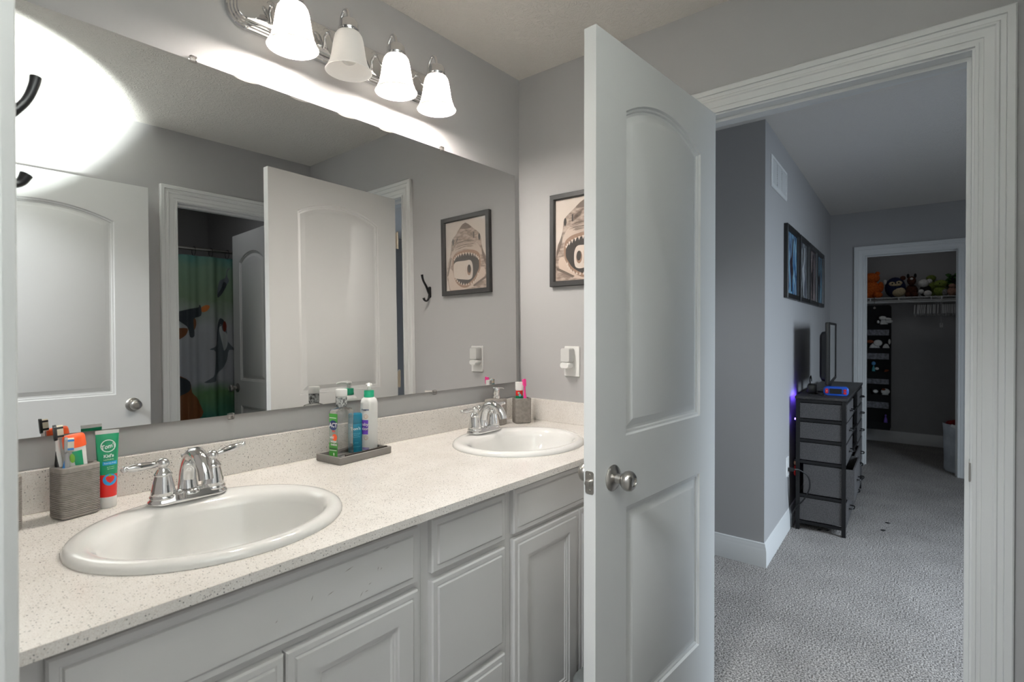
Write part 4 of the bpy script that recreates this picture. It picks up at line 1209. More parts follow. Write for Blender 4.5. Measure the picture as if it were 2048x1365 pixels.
# ------------------------------------------------------------------ step stool behind the open door
simple('stoolgrey', 128, 132, 132, 0.5); simple('stoolstripe', 196, 186, 174, 0.8)
ss = thing('step_stool', 'grey plastic step stool with pale anti-slip stripes beside the vanity', 'stool', (1.470, -0.742, 0.0005))
hx, hy, sh_ = 0.150, 0.072, 0.262
mb = MB(); mb.loops([[V((x, y, z)) for x, y in rrect(hx + e, hy + e * 0.4, 0.03, 5)] for e, z in ((0.0, sh_ - 0.040), (-0.002, sh_ - 0.010), (-0.008, sh_ - 0.002), (-0.016, sh_))]); mb.build('step', 'stoolgrey', ss)
for sx in (-1, 1):
    for sy in (-1, 1):
        mb = MB(); mb.tube([(sx * (hx - 0.004), sy * (hy - 0.018), 0), (sx * (hx - 0.022), sy * (hy - 0.020), sh_ - 0.039)], [0.018, 0.022], 12); mb.build('leg', 'stoolgrey', ss)
for i in range(8):
    mb = MB(); x = -0.115 + i * 0.029
    mb.prism([(x - 0.014, -0.050, sh_), (x - 0.001, -0.050, sh_), (x + 0.020, 0.040, sh_), (x + 0.007, 0.040, sh_)], (0, 0, 0.0012)); o = mb.build('grip_stripe', 'stoolstripe', ss, smooth=None); o['label'] = 'pale anti-slip stripe'

# ------------------------------------------------------------------ bedroom: things on the long wall
vt = thing('wall_vent', 'white louvred return air vent high on the bedroom wall', 'vent', WP(0.365, 0.0008, 2.197), WA)
mb = MB(); strips = []
for d, h in ((0, 0), (0, 0.005), (0.004, 0.009), (0.020, 0.009), (0.022, 0.003)):
    strips.append([V((-0.229 + d, -h, -0.090 + d)), V((0.229 - d, -h, -0.090 + d)), V((0.229 - d, -h, 0.090 - d)), V((-0.229 + d, -h, 0.090 - d))])
mb.loops(strips, False, False)
for x in (-0.069, 0.069):
    mb.bx(x - 0.006, x + 0.006, -0.009, -0.001, -0.07, 0.07)
mb.build('vent_frame', 'trim', vt, smooth=20)
MB().bx(-0.209, 0.209, -0.0012, -0.0004, -0.07, 0.07).build('backing', 'stonedark', vt, smooth=None)
mb = MB()
for i in range(11):
    z = -0.062 + i * 0.0124
    for x in (-0.139, 0, 0.139):
        mb.box((x, -0.005, z), (0.126, 0.0075, 0.0018), rot=Matrix.Rotation(R(-40), 3, 'X'))
mb.build('louvres', 'trim', vt, smooth=None)

poster_stops = [
    [rgb(20, 44, 84), rgb(44, 110, 160), rgb(150, 190, 210), rgb(36, 70, 120), rgb(70, 30, 38)],
    [rgb(20, 20, 24), rgb(62, 66, 66), rgb(150, 156, 160), rgb(40, 40, 52), rgb(88, 92, 108)],
    [rgb(24, 14, 18), rgb(64, 28, 34), rgb(150, 128, 126), rgb(40, 24, 34), rgb(84, 70, 74)],
    [rgb(14, 30, 60), rgb(40, 100, 140), rgb(120, 170, 190), rgb(26, 46, 86), rgb(40, 20, 30)]]
plab = ['black framed poster in bright blue, nearest of the row of four on the bedroom wall', 'black framed grey and white poster, second of the row of four on the bedroom wall', 'black framed dark red poster, third of the row of four on the bedroom wall', 'black framed deep blue poster at the far end of the row of four']
for i, (a0, a1) in enumerate(((0.535, 0.985), (1.035, 1.470), (1.490, 1.895), (1.915, 2.305))):
    t = thing('framed_poster', plab[i], 'poster', WP((a0 + a1) / 2, 0.0008, 1.498), WA, 'framed posters in a row')
    hw_ = (a1 - a0) / 2; hz = 0.464
    mb = MB(); strips = []
    for d, h in ((0, 0), (0, 0.022), (0.003, 0.025), (0.030, 0.022), (0.034, 0.014), (0.036, 0.006)):
        strips.append([V((-hw_ + d, -h, d)), V((hw_ - d, -h, d)), V((hw_ - d, -h, hz - d)), V((-hw_ + d, -h, hz - d))])
    mb.loops(strips, True, False); mb.build('frame', 'black', t, smooth=20)
    M['poster%d' % i] = mat_poster('poster_print_' + 'abcd'[i], poster_stops[i], i + 1)
    MB().bx(-hw_ + 0.035, hw_ - 0.035, -0.0085, -0.0065, 0.035, hz - 0.035).build('print', 'poster%d' % i, t, smooth=None)
    simple('fig%d' % i, *[(34, 22, 34), (176, 180, 184), (22, 12, 16), (20, 18, 30)][i])
    mb = MB(); fy = -0.0092; k = hw_ / 0.22
    mb.fill([[V((x * k, fy, z)) for x, z in [(-0.02, 0.05), (0.01, 0.05), (0.03, 0.14), (0.055, 0.17), (0.05, 0.21), (0.03, 0.23), (0.045, 0.33), (0.06, 0.40), (0.03, 0.405), (0.0, 0.30), (-0.02, 0.27), (-0.07, 0.24), (-0.05, 0.19), (-0.025, 0.17)]]])
    mb.build('print_shape', 'fig%d' % i, t, smooth=None)

wo = thing('wall_outlet', 'white wall outlet low on the bedroom wall left of the dresser', 'outlet', WP(0.668, 0.0008, 0.415), WA)
mb = MB(); mb.loops([[V((x * k, -h, z * k)) for x, z in rrect(0.037, 0.062, 0.004, 4)] for h, k in ((0, 1), (0.004, 1), (0.006, 0.97))]); mb.build('plate', 'white', wo)
mb = MB(); mb.loops([[V((x, -0.0061 - h, 0.022 + z)) for x, z in rrect(0.0165, 0.014, 0.008, 4)] for h in (0, 0.0012)]); mb.build('socket', 'white', wo)
pc = thing('power_cord', 'black power cord plugged into the bedroom outlet and drooping behind the dresser', 'cord', WP(0.672, 0.008, 0.398), WA)
mb = MB(); mb.box((0, -0.018, 0), (0.030, 0.034, 0.024), 0.005); mb.build('plug', 'black', pc)
mb = MB(); mb.tube(catmull([(0.006, -0.034, 0), (0.025, -0.060, -0.004), (0.045, -0.105, -0.040), (0.052, -0.115, -0.110), (0.048, -0.085, -0.190), (0.040, -0.040, -0.250), (0.030, -0.022, -0.300), (0.045, -0.018, -0.380)], 6), 0.0042, 8); mb.build('cable', 'black', pc)
c2 = thing('cable', 'thin dark cable hanging down from the bedroom outlet to the carpet', 'cable', WP(0.655, 0.010, 0.350), WA)
mb = MB(); mb.tube(catmull([(0, 0, 0), (-0.006, -0.003, -0.10), (0.010, -0.006, -0.19), (0.012, -0.012, -0.24), (0.030, -0.012, -0.342)], 6), 0.0022, 6); mb.build('lead', 'black', c2)

# ------------------------------------------------------------------ dresser
DA = R(2.7); DC = V((4.529, -0.8680, 0.0))
dr = thing('dresser', 'black metal dresser with charcoal fabric drawers against the bedroom wall', 'dresser', DC, DA)
hx, hy = 0.667, 0.139


def DP(x, y, z):
    return DC + V((x * math.cos(DA) - y * math.sin(DA), x * math.sin(DA) + y * math.cos(DA), z))


mb = MB(); mb.box((0, 0, 0.8585), (2 * hx + 0.012, 2 * hy + 0.012, 0.017), 0.002); mb.build('top_panel', 'dresstop', dr)
for sx in (-1, 1):
    for sy in (-1, 1):
        x, y = sx * (hx - 0.0115), sy * (hy - 0.0115)
        MB().bx(x - 0.0115, x + 0.0115, y - 0.0115, y + 0.0115, 0.0, 0.8495, 0.002).build('leg', 'blackmetal', dr, smooth=None)
BARS = [0.838, 0.714, 0.583, 0.444, 0.226, 0.052]
xs_ = [-hx + 0.023, -0.225, 0.225, hx - 0.023]
mb = MB()
for z in BARS:
    for sy in (-1, 1):
        mb.bx(-hx + 0.023, hx - 0.023, sy * (hy - 0.0115) - 0.009, sy * (hy - 0.0115) + 0.009, z - 0.009, z + 0.009)
    for sx in (-1, 1):
        mb.bx(sx * (hx - 0.0115) - 0.009, sx * (hx - 0.0115) + 0.009, -hy + 0.023, hy - 0.023, z - 0.009, z + 0.009)
for x in xs_[1:3]:
    for sy in (-1, 1):
        mb.bx(x - 0.009, x + 0.009, sy * (hy - 0.0115) - 0.009, sy * (hy - 0.0115) + 0.009, 0.052, 0.838)
mb.build('frame', 'blackmetal', dr, smooth=None)
ROWS = [(0.728, 0.824), (0.596, 0.700), (0.458, 0.569), (0.242, 0.428), (0.068, 0.212)]
for ci in range(3):
    for ri, (za, zb) in enumerate(ROWS):
        if ci == 1 and ri < 3:
            continue
        out = {(0, 3): 0.045, (0, 0): 0.006, (1, 3): 0.02}.get((ci, ri), 0.002)
        xa, xb = xs_[ci] + 0.010, xs_[ci + 1] - 0.010
        if ci == 0: xa = -hx + 0.006
        if ci == 2: xb = hx - 0.006
        mb = MB(); y0, y1 = -hy - out, hy - 0.012 - out * 0.7
        th = 0.005
        mb.bx(xa, xb, y0, y0 + 0.008, za - 0.004, zb + 0.006).bx(xa, xb, y1 - th, y1, za, zb).bx(xa, xa + th, y0 + 0.008, y1 - th, za, zb).bx(xb - th, xb, y0 + 0.008, y1 - th, za, zb).bx(xa + th, xb - th, y0 + 0.008, y1 - th, za, za + th)
        d = mb.build('drawer', 'fabric', dr, smooth=None)
        xm, zm = (xa + xb) / 2, (za + zb) / 2
        mb = MB(); mb.tube(catmull([(xm - 0.045, y0 - 0.0005, zm), (xm - 0.043, y0 - 0.018, zm), (xm - 0.025, y0 - 0.027, zm), (xm + 0.025, y0 - 0.027, zm), (xm + 0.043, y0 - 0.018, zm), (xm + 0.045, y0 - 0.0005, zm)], 4), 0.0042, 8); mb.build('handle', 'blackmetal', d)

t = thing('bottle', 'small white bottle standing in the open middle bay of the dresser', 'bottle', DP(-0.12, -0.085, 0.4535))
mb = MB(); mb.lathe([(0.026, 0), (0.028, 0.003), (0.028, 0.085), (0.022, 0.096), (0.014, 0.100), (0.014, 0.104)], (0, 0, 0), (0, 0, 1), 20); mb.build('container', 'white', t)
mb = MB(); mb.lathe([(0.0165, 0.1042), (0.0165, 0.122), (0.015, 0.124)], (0, 0, 0), (0, 0, 1), 18); mb.build('cap', 'navy', t)
MB().bx(-0.21, 0.21, -0.10, 0.10, 0.4532 - 0.008, 0.4532).build('shelf_board', 'dresstop', dr, smooth=None)

TP = V((4.300, -0.8880, 0.8675)); TVA = R(5.3)
tv = thing('television', 'flat black television standing edge-on on the dresser', 'television', TP, TVA)
simple('screen', 16, 17, 20, 0.08)
mb = MB(); mb.bx(-0.355, 0.355, -0.012, 0.010, 0.070, 0.478, 0.006); mb.bx(-0.355, 0.355, -0.018, -0.011, 0.070, 0.084); mb.bx(-0.355, 0.355, -0.018, -0.011, 0.464, 0.478); mb.bx(-0.355, -0.341, -0.018, -0.011, 0.070, 0.478); mb.bx(0.341, 0.355, -0.018, -0.011, 0.070, 0.478)
mb.build('housing', 'black', tv, smooth=None)
mb = MB(); mb.loops([[V((x * k, 0.0095 + h, 0.255 + z * k)) for x, z in rrect(0.34, 0.165, 0.03, 5)] for h, k in ((0, 1), (0.022, 0.97), (0.036, 0.84))]); mb.build('back_cover', 'black', tv)
mb = MB()
for i in range(7):
    mb.bx(-0.312, -0.300, 0.030, 0.0325, 0.23 + i * 0.014, 0.238 + i * 0.014)
mb.build('back_ports', 'greyplastic', tv, smooth=None)
MB().bx(-0.341, 0.341, -0.0128, -0.0122, 0.084, 0.464).build('screen', 'screen', tv, smooth=None)
mb = MB(); mb.loops([[V((x, y, z)) for x, y in rrect(a, b, 0.04, 5)] for a, b, z in ((0.12, 0.075, 0), (0.12, 0.075, 0.008), (0.08, 0.05, 0.016))]); mb.bx(-0.03, 0.03, -0.006, 0.02, 0.012, 0.10); mb.build('stand', 'black', tv, smooth=40)

ck = thing('alarm_clock', 'blue alarm clock with red buttons on the near end of the dresser', 'clock', (4.022, -0.962, 0.8675), R(-86))
mb = MB(); mb.loops([[V((x * k, -0.022 + d, 0.031 + z * k)) for x, z in rrect(0.070, 0.030, 0.022, 6)] for d, k in ((0, 0.93), (0.004, 1), (0.040, 1), (0.044, 0.93))]); simple('clockblue', 24, 84, 190, 0.35); mb.build('case', 'clockblue', ck)
mb = MB(); mb.loops([[V((x, -0.0222 - d, 0.031 + z)) for x, z in rrect(0.034, 0.0165, 0.003, 4)] for d in (0, 0.0015)]); mb.build('display', 'screen', ck)
for i, (x, z, h) in enumerate(((-0.050, 0.031, 0.015), (0.051, 0.038, 0.0075), (0.051, 0.021, 0.0075))):
    mb = MB(); mb.loops([[V((x + dx, -0.0222 - d, z + dz)) for dx, dz in rrect(0.0085, h, 0.006, 4)] for d in (0, 0.003)]); simple('btn', 210, 30, 34, 0.4); mb.build('button', 'btn', ck)
mb = MB()
mb.box((-0.050, -0.0256, 0.031), (0.007, 0.0006, 0.002)); mb.box((-0.050, -0.0256, 0.031), (0.002, 0.0006, 0.007)); mb.build('button_mark', 'white', ck, smooth=None)

bx_ = thing('cable_box', 'small black box with cables behind the television on the dresser', 'box', DP(-0.425, 0.078, 0.8675), DA + R(6))
mb = MB(); mb.box((0, 0, 0.032), (0.13, 0.055, 0.058), 0.010); mb.build('case', 'black', bx_)
mb = MB()
for i in range(5):
    mb.tube(catmull([(0.02 + i * 0.012, 0.012, 0.061), (0.03 + i * 0.014, 0.014, 0.085 + 0.008 * (i % 3)), (0.07 + i * 0.012, 0.010, 0.10 + 0.01 * (i % 2)), (0.12 + 0.01 * i, 0.006, 0.07)], 4), 0.0025, 6)
mb.build('cables', 'black', bx_)
c4 = thing('charger_cable', 'black coiled charger cable lying on the near end of the dresser top', 'cable', DP(-0.50, 0.02, 0.8675), DA)
mb = MB(); mb.tube(catmull([(-0.06, 0.06, 0.003), (-0.02, 0.035, 0.003), (0.03, 0.05, 0.003), (0.05, 0.02, 0.003), (0.02, -0.005, 0.003), (-0.03, 0.01, 0.0032), (-0.05, -0.03, 0.003), (0.02, -0.045, 0.003), (0.08, -0.03, 0.003)], 6), 0.003, 6); mb.build('lead', 'black', c4)

M['led'] = mat('violet_led', (0.2, 0.1, 1, 1), 0.5, emit=((0.16, 0.08, 1.0, 1), 18.0))
ls = thing('led_strip', 'glowing violet light strip on the wall behind the dresser', 'light strip', DP(-0.50, 0.152, 0.780), DA)
mb = MB(); mb.bx(-0.10, 0.10, -0.002, 0.002, 0.066, 0.074).bx(-0.118, -0.106, -0.002, 0.002, -0.075, -0.065); mb.build('diodes', 'led', ls, smooth=None)
rt_ = thing('soft_toy', 'small red soft toy wedged between the dresser and the wall', 'toy', DP(-0.60, 0.1515, 0.330), DA)
simple('toyred', 200, 30, 30, 0.9); simple('toyskin', 196, 150, 124, 0.9)
mb = MB(); mb.ball((0, 0, 0.035), (0.022, 0.010, 0.036), 14); mb.build('body', 'toyred', rt_); mb = MB(); mb.ball((0, 0, 0.088), (0.016, 0.0095, 0.017), 12); mb.build('head', 'toyskin', rt_)
mb = MB(); mb.ball((0, 0, 0.103), (0.015, 0.0095, 0.008), 12); mb.build('hair', 'black', rt_)
for i, (x, y) in enumerate(((4.18, -1.205), (4.36, -1.215), (3.95, -0.93), (4.02, -0.955), (3.93, -0.885))):
    t = thing('carpet_scrap', 'small dark scrap lying on the grey carpet by the dresser', 'scrap', (x, y, 0.0008), random.uniform(0, 3), 'dark scraps on the carpet')
    mb = MB(); mb.fill([[V((0.017 * math.cos(a) * random.uniform(0.5, 1.2), 0.013 * math.sin(a) * random.uniform(0.5, 1.2), 0.001)) for a in [2 * PI * q / 9 for q in range(9)]]]); mb.loops([[V((0.012 * math.cos(a), 0.006 * math.sin(a), z)) for a in [2 * PI * q / 8 for q in range(8)]] for z in (0, 0.004)]); mb.build('fluff', 'black', t)

# ------------------------------------------------------------------ closet
SX0, SX1, SZ = 7.215, 7.598, 1.662
sf = thing('wire_shelf', 'white wire closet shelf full of soft toys', 'shelf', (SX1, -1.15, SZ))
simple('wirewhite', 226, 226, 224, 0.4)
ya, yb = -2.398 + 1.15, 0.098 + 1.15
mb = MB()
for x, z in ((SX0 - SX1, -0.003), (SX0 - SX1, -0.036)):
    mb.tube([(x, ya, z), (x, yb, z)], 0.0036, 8)
for x in (-0.012, -0.19):
    mb.tube([(x, ya, -0.004), (x, yb, -0.004)], 0.0028, 6)
mb.build('rails', 'wirewhite', sf)
mb = MB(); n = 98
for i in range(n):
    y = ya + 0.012 + (yb - ya - 0.024) * i / (n - 1)
    mb.tube([(-0.004, y, 0), (SX0 - SX1, y, 0)], 0.0014, 4)
mb.build('wires', 'wirewhite', sf)
mb = MB()
for y in (-0.835 + 1.15, -1.095 + 1.15, -1.375 + 1.15, -1.46 + 1.15, -1.70 + 1.15):
    mb.bx(SX0 - SX1 - 0.003, SX0 - SX1 + 0.003, y - 0.0045, y + 0.0045, -0.037, -0.002)
mb.build('lip_links', 'wirewhite', sf, smooth=None)
mb = MB(); mb.tube([(-0.002, -0.305, -0.30), (SX0 - SX1 + 0.02, -0.305, -0.040)], 0.006, 8); mb.bx(-0.004, 0.0, -0.320, -0.290, -0.33, -0.28); mb.build('support_bracket', 'wirewhite', sf)
mb = MB(); mb.tube([(SX0 - SX1 + 0.03, ya, -0.052), (SX0 - SX1 + 0.03, yb, -0.052)], 0.010, 12); mb.build('hang_rod', 'wirewhite', sf)


def plush(name, label, loc, parts, rz=None, group='soft toys on the closet shelf'):
    """parts: (name, material, [(centre, radii), ...]); local -y faces the viewer in the doorway"""
    d = V(loc) - CAM; rz = math.atan2(d.y, d.x) - PI / 2 if rz is None else rz
    t = thing(name, label, 'soft toy', loc, rz, group)
    for pn_, m_, bl in parts:
        mb = MB()
        for c, r in bl:
            mb.ball(c, r, 16)
        mb.build(pn_, m_, t, smooth=80)
    return t


for key, a, b in (('plorange', (178, 80, 24), (206, 104, 40)), ('plnavy', (26, 32, 60), (38, 44, 76)), ('plcream', (190, 172, 136), (206, 190, 156)), ('plbrown', (66, 38, 28), (92, 54, 38)), ('plwhite', (206, 204, 198), (226, 224, 218)), ('plgreen', (112, 130, 56), (138, 152, 74)), ('plleaf', (40, 84, 36), (92, 140, 70)), ('plpink', (150, 112, 96), (172, 134, 116)), ('plgrey', (120, 118, 118), (150, 148, 146)), ('plblack', (24, 24, 24), (38, 38, 38))):
    M[key] = mat_mottle('plush_' + key[2:], rgb(*a), rgb(*b), 60, 0.95, bump=0.3)
PZ = SZ + 0.0022
plush('plush_bear', 'orange plush bear at the left end of the closet shelf', (7.365, -0.825, PZ), [('body', 'plorange', [((0, 0, 0.105), (0.085, 0.07, 0.105)), ((0.092, 0.0, 0.13), (0.03, 0.03, 0.06)), ((-0.092, 0.0, 0.13), (0.03, 0.03, 0.06))]), ('head', 'plorange', [((0, -0.005, 0.232), (0.085, 0.068, 0.062))]), ('ear', 'plorange', [((0.062, 0, 0.285), (0.024, 0.014, 0.022))]), ('ear', 'plorange', [((-0.062, 0, 0.285), (0.024, 0.014, 0.022))]), ('foot', 'plorange', [((-0.052, -0.075, 0.034), (0.042, 0.036, 0.034))]), ('foot', 'plorange', [((0.066, -0.075, 0.036), (0.044, 0.036, 0.036))])])
plush('plush_penguin', 'navy plush penguin with a cream face patch and belly on the closet shelf', (7.43, -1.048, PZ), [('body', 'plnavy', [((0, 0, 0.118), (0.098, 0.075, 0.118))]), ('ear', 'plwhite', [((-0.094, -0.01, 0.185), (0.016, 0.012, 0.028))]), ('ear', 'plbrown', [((0.070, -0.01, 0.222), (0.026, 0.014, 0.026))]), ('face_patch', 'plcream', [((-0.028, -0.058, 0.158), (0.032, 0.020, 0.024)), ((0.034, -0.055, 0.166), (0.032, 0.020, 0.024)), ((0.002, -0.062, 0.143), (0.05, 0.018, 0.016))]), ('eye', 'plblack', [((-0.026, -0.076, 0.160), (0.008, 0.005, 0.009))]), ('eye', 'plblack', [((0.032, -0.074, 0.168), (0.008, 0.005, 0.009))]), ('belly', 'plcream', [((0.030, -0.042, 0.068), (0.066, 0.040, 0.056))])])
plush('plush_horse', 'dark brown plush horse with a white blaze on the closet shelf', (7.46, -1.195, PZ), [('body', 'plbrown', [((0, 0, 0.075), (0.058, 0.055, 0.075)), ((0.03, -0.055, 0.03), (0.032, 0.03, 0.03)), ((-0.032, -0.055, 0.03), (0.03, 0.03, 0.03))]), ('head', 'plbrown', [((0, -0.01, 0.19), (0.042, 0.045, 0.05)), ((0, -0.040, 0.165), (0.032, 0.034, 0.030))]), ('ear', 'plblack', [((-0.032, 0, 0.245), (0.013, 0.009, 0.026))]), ('ear', 'plblack', [((0.032, 0, 0.245), (0.013, 0.009, 0.026))]), ('blaze', 'plwhite', [((0, -0.050, 0.208), (0.015, 0.010, 0.014))])])
plush('plush_panda', 'white and black plush panda in the middle of the closet shelf', (7.41, -1.318, PZ), [('head', 'plwhite', [((-0.015, -0.02, 0.150), (0.050, 0.048, 0.044)), ((0.035, -0.005, 0.172), (0.028, 0.024, 0.026))]), ('body', 'plblack', [((0, 0.005, 0.070), (0.054, 0.050, 0.066))]), ('foot', 'plwhite', [((-0.036, -0.060, 0.058), (0.026, 0.022, 0.026))]), ('foot', 'plwhite', [((0.022, -0.058, 0.036), (0.036, 0.024, 0.034))])])
plush('plush_turtle', 'olive green plush turtle on the right of the closet shelf', (7.43, -1.447, PZ), [('body', 'plgreen', [((0, 0, 0.060), (0.060, 0.052, 0.058))]), ('head', 'plgreen', [((0.004, -0.025, 0.140), (0.060, 0.042, 0.040))]), ('eye', 'plblack', [((-0.006, -0.064, 0.142), (0.006, 0.005, 0.007))]), ('foot', 'plgrey', [((0.040, -0.052, 0.042), (0.026, 0.024, 0.040))])])
plush('plush_dragon', 'small olive green plush peeking over the shelf behind the panda', (7.545, -1.365, PZ), [('body', 'plgreen', [((0, 0, 0.095), (0.045, 0.04, 0.095))]), ('head', 'plgreen', [((0, -0.008, 0.215), (0.045, 0.038, 0.034))])])
pl_ = thing('leafy_plush', 'dark green leafy plush sitting at the right end of the closet shelf', 'soft toy', (7.535, -1.575, PZ), 0, 'soft toys on the closet shelf')
mb = MB(); mb.ball((0, 0, 0.12), (0.05, 0.06, 0.118), 14); mb.build('body', 'plblack', pl_)
mb = MB()
for i in range(34):
    a = random.uniform(0, 2 * PI); z = random.uniform(0.12, 0.27); r_ = 0.055 + 0.03 * random.random()
    q = Matrix.Rotation(random.uniform(0, 6), 3, 'Z') @ Matrix.Rotation(random.uniform(-0.9, 0.9), 3, 'X')
    mb.ball((r_ * math.cos(a) * 0.7, r_ * math.sin(a) * 1.05, z), (0.020, 0.030, 0.009), 8, q)
mb.build('leaves', 'plleaf', pl_, smooth=80)
plush('plush_pig', 'small pinkish plush under the leafy toy on the closet shelf', (7.355, -1.545, PZ), [('body', 'plpink', [((0, 0, 0.050), (0.040, 0.032, 0.048))]), ('head', 'plpink', [((0, -0.01, 0.108), (0.030, 0.026, 0.024))])])
plush('plush_ball', 'round pale grey plush at the far right end of the closet shelf', (7.34, -1.650, PZ), [('body', 'plwhite', [((0, 0, 0.056), (0.056, 0.054, 0.056))])])

hg = None
hang = [(-1.235, 1), (-1.262, 0), (-1.275, 1), (-1.290, 1), (-1.306, 0), (-1.322, 1), (-1.345, 2), (-1.357, 1), (-1.372, 2), (-1.392, 1), (-1.405, 1), (-1.432, 1), (-1.468, 1), (-1.480, 1), (-1.494, 0), (-1.508, 1), (-1.522, 1), (-1.537, 1), (-1.552, 0), (-1.567, 1)]
for i, (y, c) in enumerate(hang):
    loc = (SX0 + 0.030, y, SZ - 0.0415); rz = random.uniform(-0.012, 0.012)
    if hg is None:
        hg = thing('coat_hanger', 'plastic coat hanger hanging empty on the closet rod', 'hanger', loc, rz, 'coat hangers on the closet rod')
        mb = MB(); mb.tube(catmull([(-0.016, 0, -0.004), (-0.012, 0, 0.006), (0, 0, 0.0105), (0.012, 0, 0.004), (0.013, 0, -0.012), (0.003, 0, -0.028), (0, 0, -0.050)], 4), 0.0021, 6); mb.build('hook', 'nickel', hg)
        mb = MB(); mb.tube(catmull([(0, 0, -0.048), (-0.06, 0, -0.075), (-0.155, 0, -0.135), (-0.158, 0, -0.155), (-0.14, 0, -0.160), (0, 0, -0.162), (0.14, 0, -0.160), (0.158, 0, -0.155), (0.155, 0, -0.135), (0.06, 0, -0.075), (0, 0, -0.048)], 3), 0.0042, 6); mb.build('shoulder_bar', 'whiteg', hg)
    else:
        dup(hg, loc, rz, 'plastic coat hanger hanging empty on the closet rod')

og = thing('hanging_organizer', 'black hanging organizer with five pockets of toys on the closet shelf', 'organizer', (SX0 - 0.012, -0.825, 0.200))
mb = MB(); mb.loops([[V((x, y, 0.69 + z)) for y, z in rrect(0.205, 0.69, 0.03, 5)] for x in (-0.006, 0.004)]); simple('orgblack', 14, 14, 15, 0.9); mb.build('back_panel', 'orgblack', og)
mb = MB(); mb.tube(catmull([(0.010, -0.05, 1.473), (0.0, -0.05, 1.468), (-0.005, -0.05, 1.445), (0, -0.05, 1.385), (-0.008, -0.05, 1.360)], 4), 0.003, 6); mb.lathe([(0.012, 0), (0.012, 0.003), (0.006, 0.003)], (-0.0065, -0.05, 1.350), (-1, 0, 0), 16); mb.build('hanging_hook', 'nickel', og)
M['mesh'] = mat_mottle('clear_pocket', rgb(92, 92, 96), rgb(128, 128, 134), 40, 0.35, (1, 1, 1), spec=0.5)
STR = [(1.307, 1.244), (1.046, 0.980), (0.763, 0.707), (0.509, 0.440)]
for i, (za, zb) in enumerate([(1.365, 1.240), (1.105, 0.975), (0.845, 0.705), (0.590, 0.440), (0.330, 0.060)]):
    zt, zl = za - 0.2 - 0.0, zb - 0.2
    if i == 4: zt, zl = 0.085, 0.005
    mb = MB(); mb.bx(-0.075, -0.072, -0.200, 0.200, zl, zt).bx(-0.072, -0.007, -0.200, 0.200, zl, zl + 0.003).bx(-0.072, -0.007, -0.200, -0.197, zl, zt).bx(-0.072, -0.007, 0.197, 0.200, zl, zt)
    p = mb.build('pocket', 'orgblack', og, smooth=None)
    if i < 4:
        w0, w1 = STR[i]
        MB().bx(-0.0765, -0.0752, -0.190, 0.190, w1 - 0.2 - 0.0, w0 - 0.2).build('clear_strip', 'mesh', p, smooth=None)


def og_toy(name, label, y, z, parts):
    t = thing(name, label, 'soft toy', (SX0 - 0.052, y, z), R(-90 + 8), 'toys in the organizer pockets')
    for pn_, m_, bl in parts:
        mb = MB()
        for c, r in bl:
            mb.ball(c, r, 12)
        mb.build(pn_, m_, t, smooth=80)


simple('toyblue', 90, 150, 200, 0.6); simple('toypurple', 110, 80, 170, 0.6); simple('toyteal', 70, 150, 160, 0.6)
M['plrust'] = mat_mottle('plush_rust', rgb(110, 56, 34), rgb(140, 74, 46), 60, 0.95, bump=0.3)
og_toy('plush_bunny', 'pale plush bunny flopping out of the top organizer pocket', -0.965, 1.243, [('body', 'plwhite', [((0, 0, 0.10), (0.040, 0.016, 0.10)), ((0.045, -0.005, 0.155), (0.036, 0.014, 0.020))]), ('head', 'plwhite', [((-0.012, -0.012, 0.192), (0.036, 0.016, 0.022))]), ('ear', 'plwhite', [((0.036, -0.012, 0.180), (0.032, 0.012, 0.015))]), ('ear', 'plwhite', [((-0.052, -0.012, 0.150), (0.013, 0.010, 0.018))])])
og_toy('plush_puppy', 'white and rust plush puppy on the left of the second pocket', -0.880, 0.979, [('body', 'plwhite', [((0, 0, 0.09), (0.055, 0.016, 0.09))]), ('head', 'plwhite', [((0.030, -0.012, 0.180), (0.042, 0.016, 0.036))]), ('ear', 'plrust', [((-0.040, -0.012, 0.195), (0.035, 0.012, 0.018))])])
og_toy('plush_goose', 'white plush with a raised neck on the right of the second pocket', -0.990, 0.979, [('body', 'plwhite', [((-0.004, 0, 0.085), (0.038, 0.015, 0.09))]), ('neck', 'plwhite', [((0.025, -0.008, 0.195), (0.012, 0.010, 0.030))])])
og_toy('toy_figure', 'small pale blue toy figure in the third organizer pocket', -0.872, 0.709, [('body', 'toyteal', [((0, 0, 0.10), (0.018, 0.012, 0.10))]), ('head', 'toyblue', [((0, -0.004, 0.222), (0.020, 0.014, 0.022))]), ('arm', 'plwhite', [((0.030, -0.004, 0.165), (0.020, 0.010, 0.016))])])
og_toy('toy_lizard', 'little rust coloured toy lying in the third organizer pocket', -0.985, 0.709, [('body', 'plrust', [((0, 0, 0.075), (0.034, 0.012, 0.075))]), ('head', 'plrust', [((0.008, -0.006, 0.150), (0.022, 0.012, 0.010))])])
og_toy('plush_cat', 'black and white plush cat in the fourth organizer pocket', -0.890, 0.444, [('body', 'plblack', [((0, 0, 0.085), (0.036, 0.015, 0.09))]), ('head', 'plwhite', [((0, -0.010, 0.178), (0.026, 0.014, 0.020))]), ('ear', 'plblack', [((0.022, -0.01, 0.196), (0.010, 0.008, 0.014))]), ('ear', 'plblack', [((-0.022, -0.01, 0.196), (0.010, 0.008, 0.014))])])
og_toy('plush_seal', 'white plush with a rust patch on the right of the fourth pocket', -0.980, 0.444, [('body', 'plwhite', [((0, 0, 0.085), (0.042, 0.015, 0.09))]), ('head', 'plwhite', [((0, -0.010, 0.182), (0.042, 0.015, 0.034))]), ('ear', 'plrust', [((-0.016, -0.020, 0.204), (0.020, 0.008, 0.012))])])
